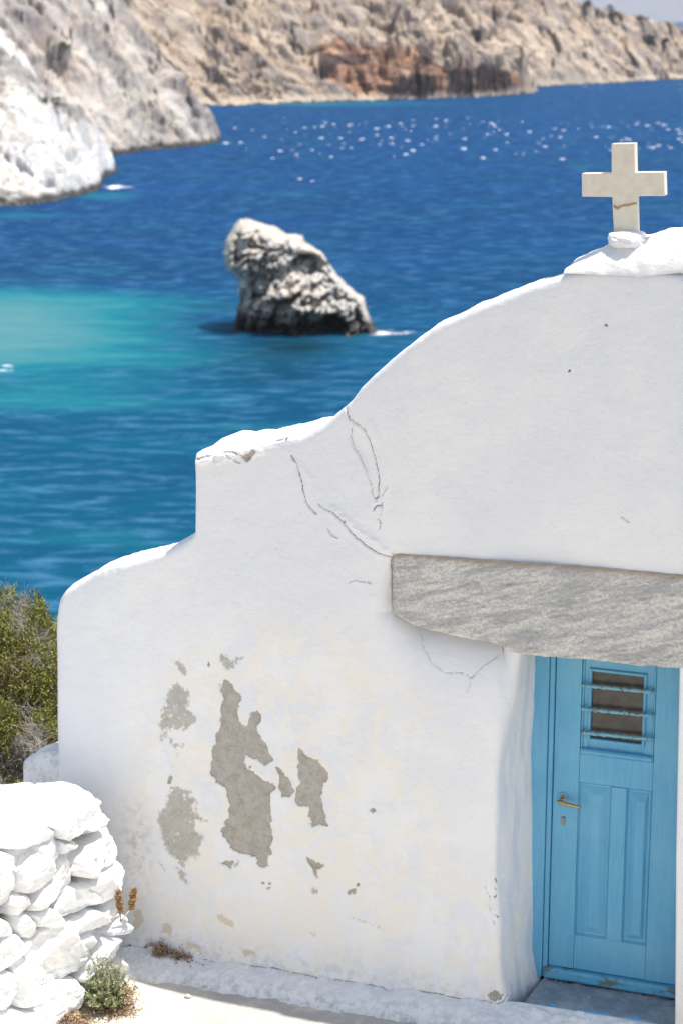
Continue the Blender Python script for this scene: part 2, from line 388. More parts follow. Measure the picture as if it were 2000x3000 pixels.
def mat_sea():
    t = NT('sea_water')
    obj = t.tc.outputs['Object']
    v = t.mapping((1.0, 2.7, 1), vec=t.mapping((1, 1, 1), (0, 0, math.radians(-20))))
    n1 = t.noise(.03, 6, .62, vec=v); n2 = t.noise(.30, 8, .76, vec=v); n3 = t.noise(1.3, 5, .65, vec=v)
    deep = t.attr('deep')
    c = t.mix(deep, (.003, .066, .125), (.004, .034, .125))
    c = t.mix(t.ramp(n1, .40, .60, 0, .65), c, (.003, .028, .085))
    c = t.mix(t.ramp(n2, .50, .64, 0, .6), c, (.045, .13, .27))
    c = t.mix(t.ramp(n2, .48, .36, 0, .5), c, (.002, .03, .075))
    shn = t.math('ADD', t.attr('shallow'), t.math('MULTIPLY_ADD', t.noise(.06, 6, .65, vec=v), 2.0, -1.0))
    c = t.mix(t.ramp(shn, .15, .95, 0, .9), c, (.010, .155, .185))
    c = t.mix(t.ramp(shn, .85, 1.9, 0, .75), c, (.10, .205, .215))
    c = t.mix(t.ramp(n2, .50, .68, 0, .35), c, (.06, .20, .27)); c = t.mix(t.ramp(n2, .46, .34, 0, .35), c, (.004, .10, .15))
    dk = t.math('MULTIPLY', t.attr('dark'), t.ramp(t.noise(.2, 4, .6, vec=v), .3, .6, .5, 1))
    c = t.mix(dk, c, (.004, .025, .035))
    fo = t.math('ADD', t.attr('foam'), t.math('MULTIPLY_ADD', t.noise(.55, 6, .7, vec=v), 3.0, -1.5))
    fm = t.ramp(fo, .78, 1.02)
    c = t.mix(fm, c, (.85, .88, .90))
    # sun glints far out, painted into the water colour as white dots
    gv = t.mapping((.8, .5, 1), vec=t.mapping((1, 1, 1), (0, 0, math.radians(-20))))
    vo = t.n('ShaderNodeTexVoronoi', feature='F1'); vo.inputs['Scale'].default_value = .62; t.lk(gv, vo.inputs['Vector'])
    sx = t.n('ShaderNodeSeparateColor'); t.lk(vo.outputs['Color'], sx.inputs[0])
    ar = t.ramp(t.noise(.04, 3, .6), .36, .62)
    dens = t.math('MULTIPLY', t.attr('glint'), t.math('MULTIPLY_ADD', ar, .66, .03))
    on = t.math('LESS_THAN', sx.outputs[0], dens)
    rad = t.math('MULTIPLY_ADD', t.math('POWER', sx.outputs[1], 2.2), .26, .055)
    cm = t.math('MULTIPLY', on, t.math('LESS_THAN', vo.outputs['Distance'], rad))
    c = t.mix(cm, c, (.95, .96, .98))
    h = t.math('ADD', t.math('MULTIPLY', n2, 1.2), t.math('MULTIPLY', n3, .45))
    h = t.math('ADD', h, t.math('MULTIPLY', n1, 3.0))
    bn = t.bump(h, .9, 1.0)
    t.out(c, .9); t.set(t.b.inputs['Specular IOR Level'], 0.0)
    wt = t.math('SUBTRACT', 1.0, t.math('MAXIMUM', fm, cm))
    t.set(t.b.inputs['Subsurface Weight'], t.math('MULTIPLY', wt, .9)); t.b.inputs['Subsurface Radius'].default_value = (1.0, 2.5, 3.0); t.set(t.b.inputs['Subsurface Scale'], 1.3)
    t.b.subsurface_method = 'BURLEY'
    gl = t.n('ShaderNodeBsdfGlossy'); t.set(gl.inputs['Color'], (.50, .72, 1.0)); t.set(gl.inputs['Roughness'], .22); t.lk(bn, gl.inputs['Normal'])
    fr = t.n('ShaderNodeFresnel'); fr.inputs['IOR'].default_value = 1.33; t.lk(bn, fr.inputs['Normal'])
    ms = t.n('ShaderNodeMixShader'); t.lk(t.math('MULTIPLY', t.math('MULTIPLY', fr.outputs[0], .24), wt), ms.inputs[0]); t.lk(t.b.outputs[0], ms.inputs[1]); t.lk(gl.outputs[0], ms.inputs[2])
    t.lk(ms.outputs[0], t.t.nodes['Material Output'].inputs['Surface'])
    return t.m

M_PL = mat_plaster(); M_LI = mat_lintel(); M_BL = mat_blue(); M_BLW = mat_blue('worn_blue_paint', .85); M_BAR = mat_rustbar()
M_ST = mat_whitestone(); M_GR = mat_ground(); M_STEP = mat_step()
M_CROSS = mat_simple('cream_marble', (.66, .59, .47), (.74, .68, .57), 16, .55, .15, lo=.3, hi=.7)
M_GLUE = mat_simple('dry_glue', (.36, .22, .07), (.5, .36, .16), 40, .6)
M_GLASS = mat_simple('dusty_glass', (.035, .032, .027), (.065, .06, .05), 12, .28, .06)
M_BRASS = mat_simple('brass', (.55, .36, .14), (.42, .27, .10), 30, .32, .1, metal=.9)
M_STEEL = mat_simple('tarnished_metal', (.32, .28, .22), (.22, .18, .13), 60, .38, .2, metal=.85)
M_DARK = mat_simple('dark_recess', (.02, .02, .02), (.03, .03, .03), 10)
M_SOIL = mat_simple('dry_soil', (.20, .155, .10), (.31, .25, .18), 6, .95, .8, .03)
M_TWIG = mat_simple('grey_twigs', (.20, .17, .14), (.42, .38, .33), 8, .9, .2)
M_BROWN = mat_leaf('dry_brown_leaves', (.32, .20, .11), (.50, .36, .20), (.24, .15, .09))
M_SCRUB = mat_leaf('scrub_leaves', (.115, .14, .018), (.30, .29, .055), (.20, .165, .05))
M_SPIKE = mat_leaf('grey_green_leaves', (.20, .23, .10), (.36, .38, .20), (.30, .30, .15))
M_GREEN = mat_leaf('green_leaves', (.05, .11, .02), (.09, .17, .04), (.07, .10, .03))
M_OLIVE = mat_leaf('dark_olive_leaves', (.07, .065, .04), (.13, .115, .075), (.09, .08, .055))
M_SEED = mat_leaf('dry_seed_heads', (.36, .20, .07), (.58, .38, .17), (.42, .24, .09))
M_PEB = mat_simple('pale_pebble', (.45, .44, .40), (.58, .56, .50), 40, .8)
M_SEA = mat_sea()

# ------------------------------------------------------------------ setting: sea
SEA = -19.6
def build_sea():
    ax = np.concatenate([np.radians(np.linspace(-178, -62, 24)), np.radians(np.linspace(-60, 30, 420)), np.radians(np.linspace(32, 178, 30))])
    rr = np.concatenate([[3], np.geomspace(30, 1200, 420), np.geomspace(1300, 14000, 24)])
    A, R_ = np.meshgrid(ax, rr, indexing='ij')
    X = CAM[0]+R_*np.sin(A); Y = CAM[1]+R_*np.cos(A); Z = np.full_like(X, SEA)
    P = np.stack([X, Y, Z], -1).reshape(-1, 3)
    px, py = projn(P); fr = ((P-CAM)@Fv) > 1
    px = np.where(fr, px, -9999); py = np.where(fr, py, 9999)
    def blob(cx, cy, sx, sy): return np.exp(-((px-cx)/sx)**2-((py-cy)/sy)**2)
    sh = smooth(790, 880, py)*np.exp(-((py-940)/165)**2)*np.clip(1.1-np.maximum(px, 0)/760, 0, 1)*1.1
    sh += .55*blob(60, 930, 260, 60)+.5*blob(60, 1010, 330, 60)
    sh += .42*blob(150, 1150, 380, 90)+.30*blob(330, 1560, 330, 60)+.25*blob(0, 1440, 260, 60)
    sh += .75*blob(300, 575, 130, 13)+.5*blob(560, 422, 130, 8)+.7*blob(900, 304, 420, 7)+.6*blob(60, 630, 140, 10)+.3*blob(1000, 985, 240, 60)
    deep = smooth(1250, 560, py)
    foam = 1.0*blob(1120, 975, 55, 14)+.85*blob(1200, 972, 34, 8)+.7*blob(1085, 895, 20, 14)+.8*blob(10, 1080, 55, 22)+.6*blob(120, 1095, 35, 10)
    foam += .9*blob(330, 548, 30, 7)+.55*blob(375, 548, 60, 8)+.9*blob(665, 418, 22, 6)+.6*blob(900, 976, 160, 6)
    foam += .45*blob(120, 606, 130, 6)
    glint = np.clip(smooth(335, 375, py)*smooth(480, 440, py)*smooth(550, 900, px)+.06*smooth(345, 380, py)*smooth(700, 450, py)+.4*smooth(300, 250, py)*smooth(1650, 1750, px), 0, 1.2)
    dark = 1.0*blob(860, 1015, 150, 28)+.45*blob(800, 1075, 150, 55)+.4*blob(30, 590, 200, 30)  # dark water: the rock's reflection painted in, together with dark seabed
    deep = np.where(fr, deep, 1)
    for a_ in (sh, foam, glint, dark): a_[~fr] = 0
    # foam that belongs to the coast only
    o = mesh_obj('sea', P, grid_faces(len(ax), len(rr), flip=False), M_SEA, attrs=dict(shallow=sh, deep=deep, foam=foam, glint=glint, dark=dark))
    if o.data.polygons[50].normal.z < 0: o.data.flip_normals()
    return tag(o, kind='structure')
build_sea()

# ------------------------------------------------------------------ setting: hills
HILLS = {}
def hill(name, coast, ridge, slope, mat, amp, fs, strat=0.0, cliff=None, res=(400, 160), depth=120, seed=0, rustf=None, rough_shore=1.0, wetband=1.6, back=.6):
    """coast: pixels of the waterline; ridge: pixels of its skyline; slopes rise inland to the ridge, then fall"""
    cpt = [fz(x, y, SEA)-CAM for x, y in coast]
    caz = np.array([math.atan2(p[0], p[1]) for p in cpt]); cr = np.array([math.hypot(p[0], p[1]) for p in cpt])
    rd = [ray(x, y) for x, y in ridge]
    raz = np.array([math.atan2(p[0], p[1]) for p in rd]); rte = np.array([p[2]/math.hypot(p[0], p[1]) for p in rd])
    az = np.linspace(caz[0], caz[-1], res[0])
    rc = np.interp(az, caz, cr); te = np.interp(az, raz, rte)
    zr = (CAM[2]+te*(rc-SEA/slope))/(1-te/slope)       # height of the ridge above datum
    Hh = np.maximum(zr-SEA, 0.2)
    tt = np.linspace(0, 1, res[1])**1.7
    A, T = np.meshgrid(az, tt, indexing='ij')
    RC = rc[:, None]; HH = Hh[:, None]
    u = T*depth-1.5                                  # metres inland
    X0 = CAM[0]+(RC+u)*np.sin(A); Y0 = CAM[1]+(RC+u)*np.cos(A)
    # wander the shoreline a little
    u2 = u+pnoise(X0*.12, Y0*.12, seed=seed)*2.0*rough_shore+pnoise(X0*.5, Y0*.5, seed=seed+4)*.8*rough_shore
    up = u2*slope
    if cliff is not None: up = up+cliff(A, X0, Y0, u2)
    top = HH-(u2-HH/slope)*back
    z = np.minimum(up, top)
    k = 1.2; z = -k*np.log(np.exp(-np.clip(up, -20, 200)/k)+np.exp(-np.clip(top, -60, 200)/k)+1e-30)
    z = np.maximum(z, -6)
    g = smooth(-.5, 3, z)
    wx = fbm(X0*fs*.8, Y0*fs*.8, z*fs, 3, seed+9)*.5
    n = fbm(X0*fs*.12, Y0*fs*.12, z*fs*.12, 4, seed+1, ridged=True)*amp*4.5
    n += facets(X0*fs*.40+wx, Y0*fs*.40, z*fs*.55, seed+2)*amp*3.0
    pat = smooth(-.25, .35, fbm(X0*fs*.2, Y0*fs*.2, z*fs*.2, 3, seed+8))
    n += facets(X0*fs*1.2+wx, Y0*fs*1.2, z*fs*1.6, seed+3)*amp*1.5*(.25+pat)
    n += facets(X0*fs*3.4+wx, Y0*fs*3.4, z*fs*4.2, seed+5)*amp*.5*(.2+pat)
    sco = A*float(rc.mean()); st = fbm((sco+u*.85)*.22, (u-sco*.4)*.045, oct=4, seed=seed+6); st2 = fbm(X0*.035, Y0*.035, oct=4, seed=seed+7)
    n += st*strat*2.2
    # push partly outwards (towards the viewer) so that faces overhang, partly up
    z2 = z+n*g*.75
    R2 = RC+u-n*g*.6
    X = CAM[0]+R2*np.sin(A); Y = CAM[1]+R2*np.cos(A)
    P = np.stack([X, Y, SEA+z2], -1).reshape(-1, 3)
    wet = smooth(wetband, wetband*.4, z2+pnoise(X*.4, Y*.4, seed=9)*.8)
    rust = np.zeros_like(z) if rustf is None else rustf(*[q.reshape(z.shape) for q in projn(P)])
    dk = np.zeros_like(z) if rustf is None else dark3(*[q.reshape(z.shape) for q in projn(P)])
    o = mesh_obj(name, P, grid_faces(*res), mat, attrs=dict(wet=wet, rust=rust, darkrock_shade=dk, strat=np.clip(st*1.4+st2*.9-(2.5*smooth(2.6, 1.2, z2) if name == 'hillside' else 0), -1, 1)*(1-np.clip(dk*1.3, 0, 1))*(1-.6*np.clip(rust, 0, 1))))
    if np.mean([p.normal.z for p in o.data.polygons[:2000]]) < 0: o.data.flip_normals()
    tag(o, kind='structure')
    HILLS[name+str(seed)] = (P, grid_faces(*res))
    return o

M_H1 = mat_rock('white_headland_rock', (.66, .63, .585), (.80, .775, .73), (.60, .565, .52), .35)
M_H2 = mat_rock('grey_headland_rock', (.45, .405, .365), (.56, .505, .45), (.50, .45, .40), .28)
M_H3 = mat_rock('tan_hillside', (.42, .315, .235), (.52, .43, .34), (.41, .33, .26), .13, rust=True)
M_H4 = mat_rock('far_hill', (.24, .25, .28), (.28, .28, .31), (.25, .26, .29), .02, bs=.3)
hill('headland', [(-900, 660), (-300, 640), (0, 603), (60, 602), (150, 592), (230, 574), (292, 556), (300, 530), (318, 512), (347, 503), (352, 495), (380, 492)],
     [(-900, -900), (-300, -260), (-120, -60), (0, 77), (26, 108), (77, 153), (115, 217), (179, 268), (242, 319), (293, 370), (325, 434), (347, 494), (353, 560), (380, 700)],
     .85, M_H1, .34, .50, strat=.4, res=(420, 200), depth=70, seed=11, wetband=1.5, rough_shore=.5)
hill('headland', [(-700, 500), (0, 480), (250, 468), (345, 455), (430, 441), (520, 434), (600, 426), (650, 414), (656, 406), (680, 404)],
     [(-700, -700), (0, -500), (200, -260), (290, -130), (370, 0), (421, 77), (485, 166), (548, 242), (580, 300), (612, 340), (644, 383), (656, 430), (680, 600)],
     .9, M_H2, .58, .36, strat=1.0, res=(460, 220), depth=110, seed=21, wetband=1.6, rough_shore=.6)
def cliff3(A, X, Y, u):
    P = np.stack([X, Y, np.full_like(X, SEA+3)], -1).reshape(-1, 3)
    px, _ = projn(P); px = px.reshape(X.shape)
    n = fbm(X*.09, Y*.09, oct=3, seed=77)
    m = smooth(1120, 1180, px)*smooth(1590, 1540, px)
    return m*smooth(.3, 2.0, u)*(8+n*9)+smooth(900, 960, px)*smooth(1250, 1100, px)*smooth(6, 8, u+n*6)*4
def dark3(px, py):  # dark brown outcrop, with the shade of its caves painted into the colour
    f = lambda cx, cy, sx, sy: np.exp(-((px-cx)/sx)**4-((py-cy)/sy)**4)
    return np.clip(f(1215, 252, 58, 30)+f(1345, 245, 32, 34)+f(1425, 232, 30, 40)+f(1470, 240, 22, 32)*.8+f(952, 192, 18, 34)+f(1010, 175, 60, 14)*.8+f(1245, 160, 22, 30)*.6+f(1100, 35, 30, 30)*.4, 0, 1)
def rust3(px, py):
    d = sdf_poly(px.ravel(), py.ravel(), [(930,135),(985,108),(1060,140),(1150,128),(1230,150),(1290,196),(1400,195),(1500,200),(1562,262),(1300,290),(1150,293),(1040,280),(965,232)]).reshape(px.shape)
    return np.clip(smooth(-14, 22, d)*(1.25-.35*smooth(1300, 1450, px)), 0, 1.3)
hill('hillside', [(200, 335), (600, 312), (900, 301), (1150, 292), (1403, 284), (1530, 276), (1562, 272), (1578, 268), (1584, 262), (1600, 258)],
     [(200, -700), (600, -700), (1100, -560), (1250, -330), (1400, -40), (1460, 90), (1500, 170), (1540, 225), (1570, 255), (1584, 275), (1600, 340)],
     .62, M_H3, .95, .21, strat=.9, cliff=cliff3, res=(900, 300), depth=230, seed=31, rustf=rust3, wetband=.5)
hill('hillside', [(1250, 256), (1530, 254), (1600, 252), (1660, 249), (1830, 241), (2000, 231), (2300, 215), (2900, 205)],
     [(1250, -330), (1500, -150), (1560, -90), (1640, -30), (1700, 0), (1790, 30), (1880, 58), (2000, 92), (2130, 118), (2500, 150), (2900, 190)],
     .62, M_H3, 1.0, .18, strat=.9, res=(800, 260), depth=230, seed=51, wetband=.5)
hill('mountain', [(-2500, 55), (3300, 55)], [(-2500, -300), (1000, -260), (1700, -150), (2000, -60), (2300, -110), (3300, 0)],
     .45, M_H4, 9.0, .012, res=(300, 80), depth=1400, seed=41, wetband=.5) if False else None
def far_mountain():
    az = np.radians(np.linspace(-60, 25, 300)); v = np.linspace(0, 1, 60)
    A, V = np.meshgrid(az, v, indexing='ij')
    Rr = 8600+V*3400
    X = CAM[0]+Rr*np.sin(A); Y = CAM[1]+Rr*np.cos(A)
    H = 900+fbm(A*9, V*0, oct=4, seed=3)*260
    z = H*np.sin(np.clip(V*1.9, 0, math.pi))**.9+fbm(X*.0010, Y*.0010, oct=6, seed=5, ridged=True)*170*smooth(0, .2, V)
    P = np.stack([X, Y, SEA-5+z], -1).reshape(-1, 3)
    o = mesh_obj('mountain', P, grid_faces(300, 60), M_H4, attrs=dict(wet=np.zeros(len(P)), rust=np.zeros(len(P))))
    if np.mean([p.normal.z for p in o.data.polygons[:2000]]) < 0: o.data.flip_normals()
    tag(o, kind='structure')
far_mountain()

# ------------------------------------------------------------------ setting: slope under the chapel and the courtyard floor
GZ = -0.2
def build_terrain():
    xs = np.concatenate([np.linspace(-80, -8, 50), np.linspace(-7.6, 6, 90), np.linspace(6.5, 80, 50)])
    ys = np.concatenate([np.linspace(-40, -6, 20), np.linspace(-5.5, 12, 110), np.linspace(12.5, 75, 110)])
    X, Y = np.meshgrid(xs, ys, indexing='ij')
    d = np.maximum(Y-3.6-.15*np.abs(X), 0); d2 = np.maximum(-X-6.5, 0)*np.clip((Y+12)/10, 0, 1)
    z = GZ-.03-.62*d-.45*d2+fbm(X*.25, Y*.25, oct=5, seed=8)*.9*smooth(0, 6, d+d2)
    z = np.where((Y < .2) & (X > -4.5), GZ-.06, z)
    z = np.maximum(z, SEA-4)
    P = np.stack([X, Y, z], -1).reshape(-1, 3)
    o = mesh_obj('terrain', P, grid_faces(len(xs), len(ys)), M_SOIL); tag(o, kind='structure')
    # courtyard floor
    xs = np.concatenate([np.linspace(-7, -3.4, 30), np.linspace(-3.36, .9, 330), np.linspace(1, 7, 60)])
    ys = np.concatenate([np.linspace(-14, -2.05, 80), np.linspace(-2, .02, 170)])
    X, Y = np.meshgrid(xs, ys, indexing='ij')
    z = GZ+fbm(X*1.5, Y*1.5, oct=4, seed=18)*.008
    grey = smooth(-.95, -.6, Y+pnoise(X*1.2, Y*1.2, seed=3)*.12)*smooth(-2.9, -2.2, X)
    o = mesh_obj('ground', np.stack([X, Y, z], -1).reshape(-1, 3), grid_faces(len(xs), len(ys)), M_GR, attrs=dict(grey=grey))
    tag(o, kind='structure')
build_terrain()

# ------------------------------------------------------------------ chapel
chapel = empty('chapel', (0, 0, GZ))
tag(chapel, 'whitewashed chapel with a rounded gable, flaking plaster and a sky blue door above the sea', 'chapel')
class _Sh: pass
def cpart(o):           # parts are modelled in world coordinates
    o.parent = chapel; o.matrix_parent_inverse = chapel_inv; return o
chapel_inv = Matrix.Translation((0, 0, -GZ))
def P2(pts, Y=0.0):
    return [(q[0], q[2]) for q in (fy(x, y, Y) for x, y in pts)]
def c6(pts): return [(400+.5102*x, 1800+.5102*y) for x, y in pts]
def c3(pts): return [(500+.5102*x, 1000+.5102*y) for x, y in pts]
def c7(pts): return [(1000+.6378*x, 1500+.6378*y) for x, y in pts]
def c8(pts): return [(1100+.574*x, 2200+.574*y) for x, y in pts]
def c5(pts): return [(.4464*x, 2200+.4464*y) for x, y in pts]

PEEL = [  # flaked patches, full
 c6([(510,365),(545,400),(575,445),(603,465),(590,520),(575,560),(590,610),(635,645),(650,620),(655,565),(690,555),(715,580),(712,620),(690,645),(700,680),(740,735),(765,790),(778,835),(735,865),(700,845),(650,815),(622,805),(620,850),(640,890),(690,920),(740,960),(805,995),(775,1020),(765,1080),(770,1130),(775,1200),(770,1265),(788,1290),(770,1330),(775,1375),(755,1390),(755,1445),(735,1457),(695,1435),(685,1395),(640,1385),(590,1375),(545,1345),(510,1290),(480,1240),(510,1215),(505,1185),(535,1170),(530,1130),(540,1100),(525,1060),(505,990),(455,960),(450,930),(415,905),(432,880),(437,760),(460,740),(465,680),(485,650),(490,560),(488,515),(510,490),(487,450),(485,420),(505,400)]),
 c6([(935,765),(955,780),(960,800),(990,820),(1040,835),(1060,870),(1098,905),(1098,940),(1070,985),(1055,1030),(1070,1100),(1085,1170),(1090,1215),(1050,1205),(1010,1225),(995,1205),(1005,1180),(988,1165),(985,1100),(930,1108),(918,1080),(915,995),(945,975),(930,940),(925,870),(935,820),(925,790)]),
 c6([(790,870),(825,880),(850,915),(878,950),(885,985),(905,1000),(905,1030),(875,1050),(830,1045),(818,995),(830,950),(815,905)]),
 c6([(965,1395),(1010,1410),(1068,1445),(1040,1475),(1035,1515),(1010,1490),(1000,1450)]),
 c6([(465,1412),(500,1425),(550,1405),(545,1465),(515,1445)]),
 c6([(1345,1105),(1368,1110),(1375,1130),(1352,1142),(1340,1125)]),
 c6([(1200,1595),(1235,1580),(1260,1578),(1250,1605),(1210,1610)]),
 c6([(712,1532),(730,1535),(730,1552),(714,1548)]), c6([(755,1535),(772,1540),(768,1552),(752,1548)]), c6([(750,1562),(768,1566),(762,1580),(748,1574)]),
 c6([(414,270),(428,275),(422,290),(413,286)]), c6([(188,925),(210,920),(205,965),(183,970)]), c6([(655,870),(675,872),(675,885),(640,882)]),
 c3([(405,660),(440,635),(490,628),(480,655),(430,690)]), c8([(575,1240),(610,1225),(645,1245),(630,1270),(590,1265)]),
 c6([(1265,1545),(1285,1550),(1275,1565),(1262,1560)]), c8([(612,660),(626,662),(626,685),(614,680)]), c8([(602,740),(614,742),(610,756),(602,752)]), c8([(614,835),(626,838),(622,855),(613,850)]),
 c8([(610,700),(618,702),(616,712),(610,710)]),
]
MOTT = [  # flaked patches, half brushed over with whitewash
 c6([(240,390),(300,430),(310,500),(305,540),(340,570),(348,600),(320,640),(280,660),(220,650),(150,665),(132,620),(150,560),(150,500),(195,450),(215,400)]),
 c6([(210,270),(250,262),(285,300),(285,345),(262,350),(240,310)]),
 c6([(185,705),(215,708),(220,740),(285,740),(280,765),(230,760),(205,765)]),
 c6([(135,685),(180,680),(170,710),(140,720)]),
 c6([(205,990),(260,985),(300,1020),(355,1075),(330,1100),(360,1150),(405,1175),(400,1195),(350,1185),(330,1230),(375,1250),(388,1290),(360,1330),(365,1380),(310,1410),(280,1450),(240,1420),(180,1370),(145,1300),(145,1230),(130,1180),(135,1130),(165,1110),(180,1050)]),
 c6([(235,1460),(290,1470),(300,1555),(265,1530)]),
 c6([(490,220),(530,245),(560,270),(575,240),(608,245),(600,275),(570,285),(565,320),(520,310),(500,285),(485,260)]),
 c6([(480,400),(560,440),(600,470),(590,560),(545,560),(500,500)]),
 c6([(225,790),(245,795),(240,812),(228,810)]), c6([(230,1000),(320,1010),(300,1060),(200,1040)]),
 c6([(560,1420),(595,1420),(590,1450),(570,1450)]), c6([(1010,1580),(1040,1590),(1020,1610),(1005,1600)]),
]
TAN = [c6([(150,1770),(190,1775),(215,1790),(215,1850),(170,1840),(148,1820)]), c6([(460,1720),(500,1720),(530,1745),(565,1765),(560,1810),(520,1790),(465,1750)]),
 c6([(290,1870),(350,1875),(385,1910),(385,1945),(350,1930),(300,1895)]), c6([(-10,1690),(40,1700),(50,1760),(20,1815),(-20,1800)]),
 c6([(995,1825),(1035,1825),(1030,1845),(1000,1840)]), c6([(610,1915),(680,1930),(700,1960),(620,1960)]), c6([(480,1905),(510,1900),(500,1945),(480,1930)])]
CRACK = [  # (points, half width m)
 (c3([(1000,375),(1010,410),(1030,450),(1080,480),(1110,505),(1140,570),(1165,650),(1190,740),(1195,820),(1190,890),(1170,905)]), .0052),
 (c3([(1040,480),(1030,540),(1045,600),(1090,670),(1130,760),(1160,880),(1175,920)]), .0028),
 (c3([(1215,945),(1180,945),(1165,970)]), .005), (c3([(1190,1015),(1200,1050),(1195,1085)]), .004), (c3([(1240,830),(1210,890),(1215,945),(1200,1060)]), .002),
 (c3([(690,655),(720,710),(750,800),(755,850),(780,930),(810,970),(832,988)]), .0045),
 (c3([(930,985),(990,1040),(1030,1095),(1100,1150),(1155,1195),(1200,1225),(1252,1240)]), .0045),
 (c3([(840,930),(880,960),(930,985)]), .002), (c3([(900,1070),(920,1110),(960,1130)]), .0025), (c3([(1000,1385),(1060,1375),(1120,1385),(1160,1390)]), .0022),
 (c3([(160,672),(230,655),(300,632),(360,632),(410,655)]), .006), (c3([(300,632),(340,660),(370,690),(400,700)]), .0028),
 (c3([(500,590),(560,580),(610,570),(665,560)]), .004),
 (c7([(305,520),(345,590),(365,640),(400,690),(460,740),(550,745),(590,770),(640,715),(710,675),(755,645)]), .0019), (c7([(590,770),(570,840)]), .0013),
 (c7([(222,205),(222,300),(226,400),(232,470)]), .0045),
 (c7([(235,486),(285,512),(380,543),(470,573),(560,593),(650,608),(720,622),(760,656)]), .0075),
 (c8([(-200,1160),(0,1190),(40,1200),(80,1245),(130,1255),(160,1215),(270,1225),(340,1240),(395,1255),(470,1262),(560,1275),(620,1285),(690,1262)]), .0042),
 (c5([(1290,1360),(1360,1365),(1460,1390),(1568,1392),(1800,1420),(2100,1480)]), .004),
 (c5([(810,1295),(870,1275),(920,1290),(950,1305),(980,1270),(1030,1270),(1050,1300)]), .013),
 (c8([(560,690),(580,760),(590,860),(610,890)]), .002), (c5([(1040,725),(1070,750),(1085,790)]), .003), (c6([(1240,1740),(1410,1800)]), .002),
 (c7([(1280,20),(1320,40)]), .003),
]
RUST = [(1774, 953, .012), (1667, 1087, .011), (1010, 1527, .010), (1032, 1228, .004), (835, 1287, .012), (810, 1291, .008), (785, 1295, .007), (1663, 1130, .004)]

XL0, XA = -3.45, fy(1140, 1715)[0]
front_top_px = [(170,1749),(191,1730),(230,1708),(268,1684),(325,1659),(383,1647),(432,1636),(478,1622),(497,1611),(536,1592),(563,1573),(571,1557)]
step_px = [(579,1327),(628,1331),(673,1319),(714,1311),(755,1306),(806,1292),(847,1283),(888,1276),(923,1260),(959,1237),(990,1209),(1005,1196)]
arch_px = [(1031,1173),(1056,1138),(1097,1097),(1158,1043),(1214,1000),(1274,957),(1383,906),(1510,855),(1574,832),(1638,813),(1689,798),(1733,790),(1829,788),(1925,793),(2000,805)]
tp = P2(front_top_px)
tp[0] = (XL0+.001, tp[0][1]-.10); tp.insert(1, (XL0+.012, fy(170, 1749)[2]-.02))
tp += [(-2.505, 2.66), (-2.492, 3.10)]
sp_ = P2(step_px); tp += [(max(x, -2.488+i*.001), z) for i, (x, z) in enumerate(sp_)]
ap = P2(arch_px); tp += ap
xc_arch = .22
for x, z in ap[::-1]:
    if x < xc_arch-.2 and x > -1.5: tp.append((2*xc_arch-x, z))
tp += [(1.95, 3.45), (2.35, 3.2), (2.9, 3.1), (2.93, 2.6), (3.4, 2.3), (3.6, 2.1), (3.62, 2.0)]
tp = sorted(tp); TPX = np.array([p[0] for p in tp]); TPZ = np.array([p[1] for p in tp])
def top_z(x):
    z = np.interp(x, TPX, TPZ)
    return z+(pnoise(x*9, x*0+3.3, seed=3)*.008+pnoise(x*40, x*0+1.3, seed=4)*.004)*smooth(-3.40, -3.3, x)*np.where((x > -1.6), .3, 1.0)
def top_T(x):   # thickness of the wall from front to back
    return np.interp(x, [-3.45, -3.2, -2.9, -2.5, -2.495, -2.3, -2.1, -1.9, -1.5, -1.3, 0, 3.6], [.30, .32, .34, .36, .74, .70, .66, .66, .70, .30, .26, .3])+pnoise(x*6, x*0+.7, seed=12)*.03*smooth(-3.4, -3.2, x)
corner = P2([(1513,1850),(1513,1921),(1478,2106),(1456,2257),(1450,2430),(1447,2544),(1459,2716),(1461,2831),(1470,2932),(1473,3060)])
framep = P2([(1568,1850),(1568,1927),(1571,2055),(1564,2202),(1562,2393),(1561,2544),(1562,2688),(1565,2774),(1572,2866),(1574,2960)], DD)
def xcorner(z): a = np.array(sorted((q[1], q[0]) for q in corner)); return np.interp(z, a[:, 0], a[:, 1])
def xframe(z): a = np.array(sorted((q[1], q[0]) for q in framep)); return np.interp(z, a[:, 0], a[:, 1])
LINB = np.array(P2([(1140,1800),(1200,1835),(1270,1850),(1340,1868),(1410,1880),(1460,1890),(1490,1911),(1515,1916),(1570,1925),(1700,1934),(1800,1945),(1860,1952),(1920,1955),(1985,1963)]))
peelP = [(P2(p), 0) for p in PEEL]+[(P2(p), 1) for p in MOTT]
tanP = [P2(p) for p in TAN]; crackP = [(P2(p), w_) for p, w_ in CRACK]
ZB = -.34
